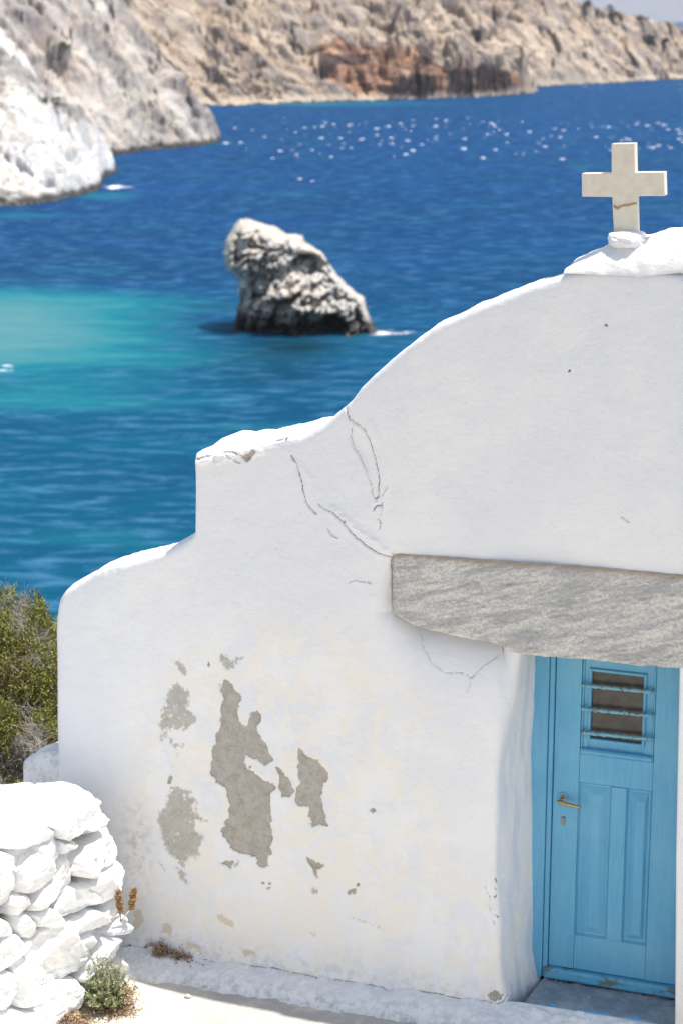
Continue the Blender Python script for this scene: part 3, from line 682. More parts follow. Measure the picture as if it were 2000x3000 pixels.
def fields(x, z):
    """everything that depends on the place on the front: relief and the worn coats"""
    n = x.size
    jx = x+pnoise(x*22, z*22, seed=31)*.018+pnoise(x*62, z*62, seed=32)*.011
    jz = z+pnoise(x*22, z*22, seed=33)*.018+pnoise(x*62, z*62, seed=34)*.011
    peel = np.full(n, -1.0); mott = np.full(n, -1.0)
    for poly, kind in peelP:
        a = np.array(poly); m = (x > a[:, 0].min()-.06) & (x < a[:, 0].max()+.06) & (z > a[:, 1].min()-.06) & (z < a[:, 1].max()+.06)
        if not m.any(): continue
        s = sdf_poly(jx[m], jz[m], poly)/.012
        s = np.clip(s, -1, 1)
        if kind:
            mott[m] = np.maximum(mott[m], np.clip((sdf_poly(jx[m], jz[m], poly)+.012)/.045, -1, .75)-.1); continue
        peel[m] = np.maximum(peel[m], s)
    tan = np.full(n, -1.0)
    for poly in tanP:
        tan = np.maximum(tan, np.clip(sdf_poly(jx, jz, poly)/.05, -1, 1))
    crack = np.full(n, 9.0)
    cx = x+pnoise(x*18, z*18, seed=51)*.010+pnoise(x*70, z*70, seed=52)*.004; cz = z+pnoise(x*18, z*18, seed=53)*.010+pnoise(x*70, z*70, seed=54)*.004
    for pts, w_ in crackP:
        a = np.array(pts); m = (x > a[:, 0].min()-.08) & (x < a[:, 0].max()+.08) & (z > a[:, 1].min()-.08) & (z < a[:, 1].max()+.08)
        if m.any(): crack[m] = np.minimum(crack[m], dist_line(cx[m], cz[m], pts)/w_)
    crack = np.clip(crack, 0, 9)
    rust = np.zeros(n)
    for px, py, r in RUST:
        q = fy(px, py); rust = np.maximum(rust, np.exp(-((x-q[0])**2+(z-q[2])**2)/r**2)*(1.0+pnoise(x*120, z*120, seed=5)*.9))
    c = fy(830, 2300)
    rr = np.hypot((x-c[0])/1.05, (z-c[2])/1.0)
    cream = smooth(1.25, .75, rr+pnoise(x*2, z*2, seed=61)*.25)
    cream = np.maximum(cream, smooth(.95, .4, z)*smooth(-3.3, -2.9, x)*.9)
    dirt = smooth(.12, -.12, z)*.4+smooth(.05, .0, np.abs(x-XL0-.25))*0
    c2 = fy(400, 2480); dirt += .55*np.exp(-((x-c2[0])/.12)**2-((z-c2[2])/.3)**2)
    # relief
    d = fbm(x*1.1, z*1.1, oct=2, seed=71)*.014+fbm(x*5, z*5, oct=3, seed=72)*.0045+fbm(x*22, z*22, oct=3, seed=73)*.0013
    d = d-.0075*smooth(-.25, .25, peel)+.0022*np.exp(-((peel+.55)/.3)**2)
    d = d-.008*np.exp(-(crack/1.2)**2)+.002*np.exp(-((crack-3.0)/1.6)**2)
    zb = np.interp(x, LINB[:, 0], LINB[:, 1]); below = zb-z
    scoop = smooth(-1.42, -1.1, x)*smooth(-.5, -.62, x)
    d = d-scoop*(.10*np.exp(-np.maximum(below, 0)/.16)+.10*np.exp(-np.maximum(below, 0)/.05))*smooth(-.45, -.02, below)
    d = d+.035*smooth(.15, -.3, z)
    # capping coat on the middle tier
    tz = np.interp(x, TPX, TPZ); cap = smooth(-2.5, -2.48, x)*smooth(-2.0, -2.15, x)
    d = d+.026*cap*smooth(.062, .048, tz-z+pnoise(x*14, z*3, seed=6)*.04)*(1+pnoise(x*22, z*22, seed=16)*.8)
    # hollow between the two long cracks
    hp = P2(c3([(1035,480),(1100,500),(1140,570),(1180,700),(1195,820),(1180,910),(1130,760),(1090,670),(1045,600)]))
    d = d-.008*smooth(-.01, .03, sdf_poly(x, z, hp))
    rl = P2(c3([(925,975),(1000,1030),(1060,1090),(1140,1150),(1230,1215)])); d = d+.008*np.exp(-(dist_line(x, z-.02, rl)/.018)**2)*(1+pnoise(x*30, z*30, seed=88)*1.6)
    rl = P2(c3([(720,690),(760,740),(800,790)])); d = d+.006*np.exp(-(dist_line(x, z, rl)/.018)**2)
    rl = P2(c3([(1150,470),(1200,600),(1225,740),(1220,860)])); d = d+.008*np.exp(-(dist_line(x, z, rl)/.022)**2)
    return d, dict(mott=mott, peel=peel, tan=tan, crack=crack, rust=np.clip(rust, 0, 1), cream=cream, dirt=np.clip(dirt, 0, 1))

def build_front():
    SP = .0068
    xs_left = np.arange(XL0, XA, SP); nA = len(xs_left); xs_left = np.linspace(XL0, XA, nA)
    # refine around the vertical step
    xs_left = np.sort(np.concatenate([xs_left, [-2.506, -2.504, -2.502, -2.498, -2.494, -2.491]])); nA = len(xs_left)
    xs_right = np.concatenate([np.linspace(XA, .55, int((.55-XA)/SP))[1:], np.linspace(.58, 3.615, 90)])
    def zL(x): return np.interp(x, [-3.5, -2.9, -2.55, -2.3], [1.4, 1.7, 2.2, 2.42])
    n1, n2 = 385, 250
    tl = np.linspace(0, 1, n1); tu = np.linspace(0, 1, n2)[1:]
    V = []; rev = []; n_off = 0; faces = []
    # lower grid
    cols = []; flags = []
    for x in xs_left:
        z = ZB+(zL(x)-ZB)*tl; cols.append(np.stack([np.full(n1, x), np.zeros(n1), z], 1)); flags.append(np.zeros(n1))
    z = ZB+(zL(XA)-ZB)*tl
    xc = xcorner(z); xf = xframe(z); r = .035+.10*smooth(1.3, 2.1, z)
    sides = np.stack([xf-xc, np.full_like(z, DD)], 1); L = np.linalg.norm(sides, axis=1, keepdims=True); sd = sides/L
    for t in np.linspace(0, 1, 92)[1:]:
        cols.append(np.stack([XA+(xc-r-XA)*t, np.zeros(n1), z], 1)); flags.append(np.zeros(n1))
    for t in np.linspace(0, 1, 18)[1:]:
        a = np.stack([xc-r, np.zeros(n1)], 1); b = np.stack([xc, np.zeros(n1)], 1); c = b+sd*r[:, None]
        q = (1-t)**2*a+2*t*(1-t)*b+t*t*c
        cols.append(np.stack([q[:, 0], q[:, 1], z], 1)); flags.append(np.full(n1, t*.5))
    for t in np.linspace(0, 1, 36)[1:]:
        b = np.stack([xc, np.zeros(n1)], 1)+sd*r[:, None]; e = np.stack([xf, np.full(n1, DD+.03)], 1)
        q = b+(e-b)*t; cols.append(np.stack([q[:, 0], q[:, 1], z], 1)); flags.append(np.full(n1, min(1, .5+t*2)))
    G = np.array(cols); FL = np.array(flags); nc = len(cols)
    lower = G.reshape(-1, 3)
    faces.append(grid_faces(nc, n1)); allF = [FL.ravel()]
    # path normal
    tx = np.gradient(G[:, :, 0], axis=0); ty = np.gradient(G[:, :, 1], axis=0)
    nn = np.stack([ty, -tx], -1); nn /= np.linalg.norm(nn, axis=-1, keepdims=True)+1e-12
    NL = nn.reshape(-1, 2)
    # path coordinate so the relief keeps its scale round the corner
    step = np.hypot(np.diff(G[:, :, 0], axis=0), np.diff(G[:, :, 1], axis=0)); sx = np.concatenate([np.zeros((1, n1)), np.cumsum(step, 0)])+XL0
    SX = np.where(FL > 0, sx, G[:, :, 0]).ravel()
    # upper grid
    allx = np.concatenate([xs_left, xs_right]); nu = len(allx)
    tz = top_z(allx); zl = zL(allx)
    U = np.zeros((nu, n2-1, 3)); U[:, :, 0] = allx[:, None]; U[:, :, 2] = zl[:, None]+(tz-zl)[:, None]*tu[None, :]
    off = nc*n1
    right_bottom = np.stack([xs_right, np.zeros(len(xs_right)), zL(xs_right)], 1); offR = off+nu*(n2-1)
    base_idx = np.concatenate([np.arange(nA)*n1+n1-1, offR+np.arange(len(xs_right))])
    idx = np.concatenate([base_idx[:, None], off+np.arange(nu*(n2-1)).reshape(nu, n2-1)], 1)
    a = idx[:-1, :-1].ravel(); b = idx[1:, :-1].ravel(); c = idx[1:, 1:].ravel(); d = idx[:-1, 1:].ravel()
    faces.append(np.stack([a, b, c, d], 1))
    VV = np.concatenate([lower, U.reshape(-1, 3), right_bottom])
    NN = np.concatenate([NL, np.tile([0, -1.0], (nu*(n2-1)+len(xs_right), 1))])
    SXX = np.concatenate([SX, VV[off:, 0]]); FLG = np.concatenate([FL.ravel(), np.zeros(len(VV)-off)])
    D, at = fields(SXX, VV[:, 2]); 
    fade = smooth(0, .02, VV[:, 0]-XL0)
    # soft rounding at the top and the left end of the front
    tzv = np.interp(VV[:, 0], TPX, TPZ); up = np.maximum(top_z(VV[:, 0])-VV[:, 2], 0)
    rnd = .022*np.exp(-up/.016)
    D = D-rnd*(FLG == 0)
    xe = (VV[:, 0]-XL0); D = D-.03*np.exp(-xe/.02)
    VV[:, 0] += NN[:, 0]*D; VV[:, 1] += NN[:, 1]*D
    # the left end leans
    end = np.interp(VV[:, 2], [-.4, -.04, .4, .98, 1.6, 1.9, 2.0, 2.1], [-3.53, -3.52, -3.50, -3.487, -3.472, -3.468, -3.460, -3.447])-XL0
    VV[:, 0] += end*np.exp(-xe/.25)
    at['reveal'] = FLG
    # lower grid right of the door
    xsR = np.concatenate([[0], np.linspace(0, .2, 30)[1:], np.linspace(.25, 3.2, 60)]); zz = ZB+(2.42-ZB)*np.linspace(0, 1, 250)
    xr = np.interp(zz, [-.3, 0, 1.0, 2.095, 2.5], [.445, .44, .405, .38, .37])
    cg = [np.stack([xr+.02, np.full(250, DD+.05), zz], 1), np.stack([xr+.004, np.full(250, .03), zz], 1), np.stack([xr+.006, np.full(250, .012), zz], 1)]
    cg += [np.stack([xr+.015+q*(3.615-.02-xr)/3.2, np.zeros(250), zz], 1) for q in xsR]
    GR = np.array(cg); r3 = GR.reshape(-1, 3).copy()
    DR, atR = fields(r3[:, 0], r3[:, 2]); r3[:, 1] -= DR*(r3[:, 1] < .01); atR['reveal'] = np.zeros(len(r3))
    offC = len(VV); faces.append(grid_faces(len(cg), 250, offC))
    VV = np.concatenate([VV, r3]); at = {k: np.concatenate([at[k], atR[k]]) for k in at}
    # top and back
    T = top_T(allx); zt = VV[off:off+nu*(n2-1)].reshape(nu, n2-1, 3)[:, -1].copy()
    prof = []
    for s_ in (.10, .3, .5, .7, .9, 1.0):
        q = zt.copy(); y1 = T; q[:, 1] = q[:, 1]+(y1-q[:, 1])*s_
        q[:, 2] += .012*math.sin(math.pi*min(s_, .99))+fbm(q[:, 0]*7, q[:, 1]*7+5, oct=4, seed=91)*.014*(1 if s_ < 1 else .5)
        if s_ == 1.0: q[:, 2] -= .03; q[:, 1] += pnoise(q[:, 0]*14, q[:, 0]*0+2, seed=92)*.02
        prof.append(q)
    dep = np.array(prof)
    floor_z = np.where((allx > -.95) & (allx < .55), 2.30, -1.0)
    for dz in (.2, .8, 1.6):
        q = dep[5].copy(); q[:, 2] = np.maximum(q[:, 2]-dz, floor_z); prof.append(q)
    q = dep[5].copy(); q[:, 2] = floor_z; prof.append(q)
    prof = np.array(prof); m = len(prof)
    PR = prof.transpose(1, 0, 2).reshape(-1, 3); offT = len(VV)
    ti = np.concatenate([(off+np.arange(nu)*(n2-1)+n2-2)[:, None], offT+np.arange(nu*m).reshape(nu, m)], 1)
    faces.append(np.stack([ti[:-1, :-1].ravel(), ti[1:, :-1].ravel(), ti[1:, 1:].ravel(), ti[:-1, 1:].ravel()], 1))
    VV = np.concatenate([VV, PR])
    z0 = np.zeros(len(PR)); ext = dict(mott=z0-1, peel=z0-1, tan=z0-1, crack=z0+9, rust=z0, cream=z0+.4, dirt=z0, reveal=z0)
    at = {k: np.concatenate([at[k], ext[k]]) for k in at}
    # end faces
    Fq = np.concatenate(faces)
    endf = np.concatenate([VV[:n1], VV[off:off+n2-1]]); eb = endf.copy(); eb[:, 1] = .30; eb[:, 2] = np.minimum(eb[:, 2], endf[-1, 2]-.02)
    offE = len(VV); ne = len(endf)
    VV = np.concatenate([VV, endf, eb]); e0 = np.zeros(2*ne)
    ext = dict(mott=e0-1, peel=e0-1, tan=e0-1, crack=e0+9, rust=e0, cream=e0+.3, dirt=e0, reveal=e0); at = {k: np.concatenate([at[k], ext[k]]) for k in at}
    i = np.arange(ne-1); Fq = np.concatenate([Fq, np.stack([offE+i, offE+i+1, offE+ne+i+1, offE+ne+i], 1)])
    return cpart(mesh_obj('front_wall', VV, Fq, M_PL, attrs=at))
build_front()

def zero_attrs(n, **kw):
    d = dict(mott=-np.ones(n), peel=-np.ones(n), tan=-np.ones(n), crack=np.full(n, 9.0), rust=np.zeros(n), cream=np.full(n, .4), dirt=np.zeros(n), reveal=np.zeros(n))
    d.update(kw); return d
def body():
    # nave behind the gable: side walls and a low barrel vault, below the line of the parapet
    prof = [(-1.25, -1.2), (-1.25, 2.3)]
    for k in range(1, 24):
        t = math.pi*(1-k/24); prof.append((.2+1.45*math.cos(t), 2.3+1.15*math.sin(t)))
    prof += [(1.65, 2.3), (1.65, -1.2)]
    ys = np.linspace(.28, 5.4, 40)
    X = np.array([[p[0] for p in prof]]*40); Z = np.array([[p[1] for p in prof]]*40); Y = np.repeat(ys[:, None], len(prof), 1)
    Z = Z+fbm(X*2, Y*2, Z*2, 3, 5)*.02*(Z > 0)
    P = np.stack([X, Y, Z], -1).reshape(-1, 3); n = len(P)
    w_ = [i for i, p in enumerate(prof) if p[1] <= 2.3]
    Fa = grid_faces(40, len(prof)); 
    m = len(prof)
    isroof = np.array([(f[0] % m >= 1) and (f[3] % m <= m-2) and (f[0] % m < m-2) for f in Fa])
    rest = [tuple(f) for f in Fa[~isroof]]+[tuple(range((40-1)*m, 40*m))]
    def comp(P, F_):
        u = sorted({int(i) for f in F_ for i in f}); mp = {k: i for i, k in enumerate(u)}
        return P[u], [tuple(mp[int(i)] for i in f) for f in F_]
    PRf, FRf = comp(P, Fa[isroof]); PW, FW = comp(P, rest)
    cpart(mesh_obj('roof', PRf, FRf, M_PL, attrs=zero_attrs(len(PRf))))
    cpart(mesh_obj('side_wall', PW, FW, M_PL, smooth_=False, attrs=zero_attrs(len(PW))))
body()

def lintel():
    top = P2([(1140,1640),(1146,1628),(1160,1624),(1280,1632),(1420,1642),(1560,1651),(1700,1661),(1850,1674),(2000,1687)], -.03)
    bot = P2([(1985,1963),(1975,1962),(1920,1955),(1860,1952),(1800,1945),(1700,1934),(1570,1925),(1515,1918),(1490,1911),(1460,1890),(1410,1880),(1340,1868),(1270,1852),(1200,1836),(1160,1812),(1142,1800),(1139,1720)], -.03)
    outer = top+[(1.35, top[-1][1]-.03), (1.38, 2.1)]+bot
    # subdivide the outline, jitter, fan a dense front face from a grid
    X0 = min(p[0] for p in outer); X1 = 1.38; 
    xs = np.linspace(X0, X1, 300); T = np.array(sorted(top+[(1.35, top[-1][1]-.03), (X1, top[-1][1]-.04)])); B = np.array(sorted(bot+[(X1, 2.12), (X0, bot[-1][1])]))
    zt = np.interp(xs, T[:, 0], T[:, 1]); zb = np.interp(xs, B[:, 0], B[:, 1])
    zt[0] = zb[0]+.30; e = smooth(0, .02, xs-X0)
    zb = zb+pnoise(xs*16, xs*0+.4, seed=2)*.008+pnoise(xs*50, xs*0, seed=3)*.004; zt = zt+pnoise(xs*12, xs*0+9, seed=4)*.004
    nz = 80; tt = np.linspace(0, 1, nz); XX, TT = np.meshgrid(xs, tt, indexing='ij')
    ZZ = zb[:, None]+(zt-zb)[:, None]*TT
    edge = np.minimum(np.minimum(ZZ-zb[:, None], zt[:, None]-ZZ), XX-X0)
    prot = np.interp(xs, [X0, -1.0, -.6, .4], [.004, .030, .035, .02])[:, None]
    YY = -prot-fbm(XX*6, ZZ*6, oct=4, seed=6)*.006-fbm(XX*30, ZZ*30, oct=3, seed=7)*.003+.02*np.exp(-edge/.008)
    d1, d2, r1 = cells(XX*28, ZZ*28, ZZ*0, 8); YY += (d2-d1 < .12)*.0015
    P = [np.stack([XX, YY, ZZ], -1).reshape(-1, 3)]; Fs = [grid_faces(300, nz)]
    # underside, top, end going back
    edgeA = (smooth(.045, .0, (zt[:, None]-ZZ)+pnoise(XX*20, ZZ*20, seed=1)*.02)+smooth(.03, 0, XX-X0)*.8).ravel()
    at = [edgeA]; off = 300*nz
    for row in (0, nz-1):
        q = np.stack([XX[:, row], YY[:, row], ZZ[:, row]], -1); pr = [q+np.array([0, dy, 0]) for dy in (0.0, .05, .15, .30, .44)]
        pr = np.array(pr); P.append(pr.transpose(1, 0, 2).reshape(-1, 3)); Fs.append(grid_faces(300, 5, off)); at.append(np.zeros(1500)); off += 1500
    q = np.stack([XX[0], YY[0], ZZ[0]], -1); pr = np.array([q, q+np.array([0, .4, 0])]); P.append(pr.reshape(-1, 3)); Fs.append(grid_faces(2, nz, off)); at.append(np.zeros(2*nz))
    o = cpart(mesh_obj('lintel', np.concatenate(P), np.concatenate(Fs), M_LI, attrs=dict(edge=np.concatenate(at))))
lintel()

# --- door frame, leaf, threshold (measured on the door plane)
def dp(x, y, off=0.0): q = fy(x, y, DD+off); return q[0], q[2]
xFi = dp(1617, 2400)[0]; zTop = 2.16; zSill = -.005
mb = MB()
mb.box(-.60, dp(1597, 2400)[0]-.002, DD, DD+.09, -.06, zTop, .004)
mb.box(dp(1597, 2400)[0], xFi-.012, DD+.012, DD+.09, -.058, zTop, .004)
mb.box(.40, .50, DD, DD+.09, -.06, zTop, .004)
mb.box(-.60, .50, DD+.004, DD+.09, zTop+.002, zTop+.08, .004)
cpart(mb.build('door_frame', M_BL))
mb = MB(); mb.box(xFi-.03, .395, DD-.014, DD+.09, -.058, .012, .012); cpart(mb.build('threshold', M_BLW, bevel=.004))
YD = DD+.03            # front face of the leaf
x0, x1 = xFi-.008, .396
def lx(px, py): return dp(px, py, .03)
wx0, wz0 = lx(1697, 2215); wx1, _ = lx(1912, 2233)
px0 = wx0; px1 = lx(1783, 2500)[0]; px2 = lx(1828, 2500)[0]; px3 = wx1
zpT = lx(1702, 2292)[1]; zpB = lx(1703, 2742)[1]; wz0 = lx(1697, 2208)[1]; wz1 = 2.10
mb = MB()
th = .04
mb.box(x0, wx0-.0015, YD, YD+th, .016, zTop-.004, .0015)                   # lock stile
mb.box(wx1+.0015, x1, YD, YD+th, .016, zTop-.004, .0015)                   # hanging stile
mb.box(wx0, wx1, YD+.001, YD+th-.001, zpT, wz0, .0015)                     # lock rail
mb.box(wx0, wx1, YD+.001, YD+th-.001, wz1, zTop-.005, .0015)               # top rail
mb.box(wx0, wx1, YD+.001, YD+th-.001, .017, zpB, .0015)                    # bottom rail
mb.box(px1, px2, YD-.004, YD+th-.002, zpB+.001, zpT-.001, .003)            # muntin between the panels
leaf = cpart(mb.build('door', M_BL))
def rect_ring(mb, a0, a1, b0, b1, w_, y0, y1):
    """four mitred sticks with a sloped face round a rectangle: y0 outside edge, y1 inside edge"""
    o = [(a0, b0), (a1, b0), (a1, b1), (a0, b1)]; i = [(a0+w_, b0+w_), (a1-w_, b0+w_), (a1-w_, b1-w_), (a0+w_, b1-w_)]
    V = [(x, y0, z) for x, z in o]+[(x, y1, z) for x, z in i]
    mb.add(V, [(k, (k+1) % 4, 4+(k+1) % 4, 4+k) for k in range(4)])
def panel(a0, a1, f0, f1, zf0, zf1):
    mb = MB()
    # sloped moulding, flat bed, sloped raise, raised field
    rect_ring(mb, a0, a1, zpB, zpT, .010, YD+.001, YD+.019)
    rect_ring(mb, a0+.010, a1-.010, zpB+.010, zpT-.010, .012, YD+.019, YD+.020)
    A0, A1, B0, B1 = a0+.022, a1-.022, zpB+.022, zpT-.022
    V = [(A0, YD+.020, B0), (A1, YD+.020, B0), (A1, YD+.020, B1), (A0, YD+.020, B1), (f0, YD+.002, zf0), (f1, YD+.002, zf0), (f1, YD+.002, zf1), (f0, YD+.002, zf1)]
    mb.add(V, [(k, (k+1) % 4, 4+(k+1) % 4, 4+k) for k in range(4)]+[(4, 5, 6, 7)])
    o = mb.build('panel', M_BL); o.parent = leaf
    for p in o.data.polygons:
        if p.normal.y > 0: p.flip()
    return o
pf = [lx(1728, 2500)[0], lx(1753, 2500)[0], lx(1858, 2500)[0], lx(1882, 2500)[0]]
def child(o, par): o.parent = par; o.matrix_parent_inverse = Matrix.Identity(4); return o
for a in ((px0, px1, pf[0], pf[1], lx(1740, 2719)[1], lx(1740, 2329)[1]), (px2, px3, pf[2], pf[3], lx(1870, 2742)[1], lx(1870, 2347)[1])):
    panel(*a)
# glazed hatch: moulding round the hatch, inner sash frame, glass, three bars
mb = MB()
mb.box(wx0+.001, wx0+.013, YD+.004, YD+.03, wz0+.03, wz1, .004); mb.box(wx1-.013, wx1-.001, YD+.004, YD+.03, wz0+.03, wz1, .004)
mb.box(wx0+.001, wx1-.001, YD-.012, YD+.03, wz0+.002, wz0+.036, .010)                    # weather bar
gx0, gz1 = lx(1724, 1958); gx1 = lx(1894, 1978)[0]; gz0 = lx(1727, 2172)[1]
mb.box(wx0+.013, gx0+.003, YD+.014, YD+.034, wz0+.036, wz1, .002); mb.box(gx1-.003, wx1-.013, YD+.014, YD+.034, wz0+.036, wz1, .002)
fw = .018
mb.box(wx0+.013, wx1-.013, YD+.022, YD+.036, wz0+.02, gz0+.004)
mb.box(gx0, gx0+fw, YD+.001, YD+.03, gz0, gz1, .005); mb.box(gx1-fw, gx1, YD+.001, YD+.03, gz0, gz1, .005)
mb.box(gx0+fw, gx1-fw, YD+.002, YD+.029, gz0, gz0+fw, .005); mb.box(gx0+fw, gx1-fw, YD+.002, YD+.029, gz1-fw, gz1, .005)
mb.box(wx0+.013, wx1-.013, YD+.016, YD+.034, gz1, wz1, .002)
child(mb.build('window_frame', M_BL), leaf)
mb = MB(); mb.box(gx0+.01, gx1-.01, YD+.024, YD+.028, gz0+.01, gz1-.01); child(mb.build('window_pane', M_GLASS), leaf)
for (ya, yb) in ((2005, 2025), (2074, 2094), (2143, 2163)):
    a = lx(1703, ya); b = lx(1909, yb)
    n = 26; pts = []; rad = []
    for k in range(n):
        t = k/(n-1); pts.append((a[0]+.004+(b[0]-a[0])*t, YD-.016, a[1]+(b[1]-a[1])*t+.0012*math.sin(k*2.1+ya)))
        rad.append(.0108+.0018*math.sin(k*1.7+ya)+.0012*math.sin(k*3.9))
    mb = MB(); mb.tube(pts, rad, 10)
    for e in (pts[0], pts[-1]): mb.tube([(e[0], YD-.016, e[2]), (e[0], YD+.012, e[2])], .008, 8)
    child(mb.build('bar', M_BAR, smooth_=True), leaf)
# handle and lock
hx, hz = lx(1648, 2336)
def disc(mb, x, z, y0, y1, r, n=28):
    mb.tube([(x, y1, z), (x, y0+.002, z), (x, y0, z)], [r, r, r-.003], n)
mb = MB(); disc(mb, hx, hz, YD-.006, YD+.001, .034); child(mb.build('handle_rose', M_BL, smooth_=False), leaf)
mb = MB(); disc(mb, hx, hz, YD-.012, YD-.004, .017)
mb.tube([(hx, YD-.004, hz), (hx-.002, YD-.040, hz-.002)], .0105, 14)
ex, ez = lx(1708, 2362)
mb.tube([(hx-.022, YD-.046, hz-.004), (hx-.012, YD-.050, hz-.010), (hx+.03, YD-.050, hz-.018), (ex-.012, YD-.048, ez+.010), (ex-.006, YD-.046, ez+.009)], [.007, .0115, .0105, .0095, .006], 10)
child(mb.build('handle', M_BRASS, smooth_=True), leaf)
kx, kz = lx(1649, 2404)
mb = MB(); disc(mb, kx, kz+.012, YD-.010, YD+.001, .0135, 20); mb.box(kx-.007, kx+.007, YD-.009, YD+.001, kz-.026, kz+.004, .002)
child(mb.build('lock_cylinder', M_STEEL), leaf)
mb = MB(); mb.box(kx-.0014, kx+.0014, YD-.0115, YD-.0095, kz+.003, kz+.020); child(mb.build('keyhole', M_DARK), leaf)
# a dark interior closes the doorway behind the leaf
mb = MB(); mb.box(-.62, .6, DD+.10, DD+.14, -.2, 2.6); cpart(mb.build('inner_wall', M_DARK))

# --- doorstep and the sloping base coat along the wall
def doorstep():
    n, m = 120, 60
    a = np.array([fz(1530, 2938, -.075)[:2], fz(1576, 2868, -.06)[:2]]); b = np.array([[.47, .03], [.47, .36]])
    u, v = np.meshgrid(np.linspace(0, 1, n), np.linspace(0, 1, m), indexing='ij')
    L = a[0]+(a[1]-a[0])*v[..., None]; Rr = b[0]+(b[1]-b[0])*v[..., None]; XY = L+(Rr-L)*u[..., None]
    x = XY[..., 0]; y = XY[..., 1]; y = np.where(v > .97, DD+.03, y)
    ed = np.minimum(np.minimum(u, 1-u)*.8, v*.3); jag = pnoise(x*14, y*14, seed=5)*.025
    z = -.068+fbm(x*9, y*9, oct=4, seed=6)*.006-.022*smooth(.02, 0, ed+jag*.4)
    o = mesh_obj('doorstep', np.stack([x, y, z], -1).reshape(-1, 3), grid_faces(n, m), M_STEP, attrs=dict(edge=smooth(.09, .0, ed+jag).ravel()))
    return cpart(o)
doorstep()
def base_coat():
    xs = np.linspace(-3.45, 1.6, 640); n = 46
    t = np.linspace(0, 1, n)
    X, T = np.meshgrid(xs, t, indexing='ij')
    ztop = np.interp(xs, [-3.4, -2.9, -2.0, -1.3, -.6, -.45, .35, .5, 1.6], [-.135, -.12, -.115, -.10, -.085, -.072, -.080, -.07, -.07])
    wid = np.interp(xs, [-3.4, -2.7, -2.0, -1.3, -.7, -.4, .3, 1.6], [.27, .26, .23, .20, .20, .18, .17, .18])+pnoise(xs*2.2, xs*0, seed=14)*.05+pnoise(xs*9, xs*0+2, seed=15)*.04+pnoise(xs*24, xs*0+2, seed=19)*.02
    y0 = np.interp(xs, [-3.4, -.75, -.52, -.42, .36, .44, 1.6], [-.015, -.015, -.03, -.03, -.0, -.0, -.0])
    Y = y0[:, None]+.05-(wid[:, None]+.05)*T
    prof = (1-T)**.8*.6+.4*(1-T**6)
    Z = GZ+.004+(ztop[:, None]-GZ)*prof*(1-.0*T)
    lump = fbm(X*5, Y*5, oct=5, seed=16)*.032+np.abs(fbm(X*14, Y*14, oct=3, seed=17))*.022
    Z = Z+lump*smooth(0, .12, T)*smooth(1.0, .75, T)-.01*smooth(.9, 1, T)
    at = zero_attrs(X.size, dirt=(.12+.55*smooth(.55, .95, T+pnoise(X*3, Y*3, seed=18)*.3)).ravel(), cream=np.full(X.size, .2),
                    crack=np.full(X.size, 9.0))
    return cpart(mesh_obj('base_coat', np.stack([X, Y, Z], -1).reshape(-1, 3), grid_faces(640, n), M_PL, attrs=at))
base_coat()

# --- mound and stub that carry the cross, the cross itself
def blob(name, cx, cy, cz, rx, ry, rz, amp, fs, mat, seed=0, pw=2.0, n=(90, 60), parent=None, flat=0.0, **at):
    th = np.linspace(0, 2*math.pi, n[0]+1)[:-1]; ph = np.linspace(.02, math.pi-.02, n[1])
    A, B = np.meshgrid(th, ph, indexing='ij')
    def sp(v, e): return np.sign(v)*np.abs(v)**e
    e = 2/pw
    x = sp(np.cos(A), e)*sp(np.sin(B), e); y = sp(np.sin(A), e)*sp(np.sin(B), e); z = sp(np.cos(B), e)
    r = 1+fbm(x*fs+seed, y*fs, z*fs, 5, seed)*amp
    P = np.stack([cx+x*rx*r, cy+y*ry*r, cz+np.maximum(z, -1+flat)*rz*r], -1)
    m = n[1]; i, j = np.meshgrid(np.arange(n[0]), np.arange(m-1), indexing='ij'); i2 = (i+1) % n[0]
    Fq = np.stack([(i*m+j).ravel(), (i*m+j+1).ravel(), (i2*m+j+1).ravel(), (i2*m+j).ravel()], 1)
    N_ = P.size//3
    return mesh_obj(name, P.reshape(-1, 3), Fq, mat, parent, attrs={k: (v if hasattr(v, '__len__') else np.full(N_, float(v))) for k, v in at.items()})
def mound():
    xs = np.linspace(-.32, 1.05, 200); ts = np.linspace(0, 1, 50)
    X, T = np.meshgrid(xs, ts, indexing='ij')
    s = np.clip(1-np.abs((xs-.36)/.69)**2.0, 0, 1)**.75
    z0 = 4.283+np.interp(xs, [-.33, .1, .3, 1.0], [0.0, 0.0, .03, .0])
    y0 = -.006; y1 = .42
    A = T*math.pi
    Y = y0+(y1-y0)*(.5-.5*np.cos(A)); Z = z0[:, None]-.03+(.03+.19*s[:, None])*np.sin(A)**1.15
    n_ = fbm(X*6, Y*6, Z*6, 5, 8)*.02; Z = Z+n_*np.sin(A); Y = Y-n_*np.cos(A)*.5
    q = zero_attrs(X.size, crack=np.clip(.75+np.abs(T-.03).ravel()/.02, .35, 9), cream=np.full(X.size, .5))
    return cpart(mesh_obj('cross_mound', np.stack([X, Y, Z], -1).reshape(-1, 3), grid_faces(200, 50), M_PL, attrs=q))
mound()
cpart(blob('cross_socket', *[fy(1836, 690, .14)[0], .15, fy(1836, 702, .14)[2]], .100, .115, .050, .13, 1.8, M_PL, 3, pw=2.5, **zero_attrs(90*60)))
cpoly = [(1789.6,421),(1857.5,419.5),(1859,505),(1944,504),(1946,574),(1862.5,574.5),(1864,690),(1797,690),(1791.5,577),(1703,576),(1702.3,508),(1789.6,507)]
CY = .12
pc = P2(cpoly, CY)
mb = MB(); mb.prism_y(pc, CY, CY+.072)
cross = cpart(mb.build('cross', M_CROSS, bevel=.0035))
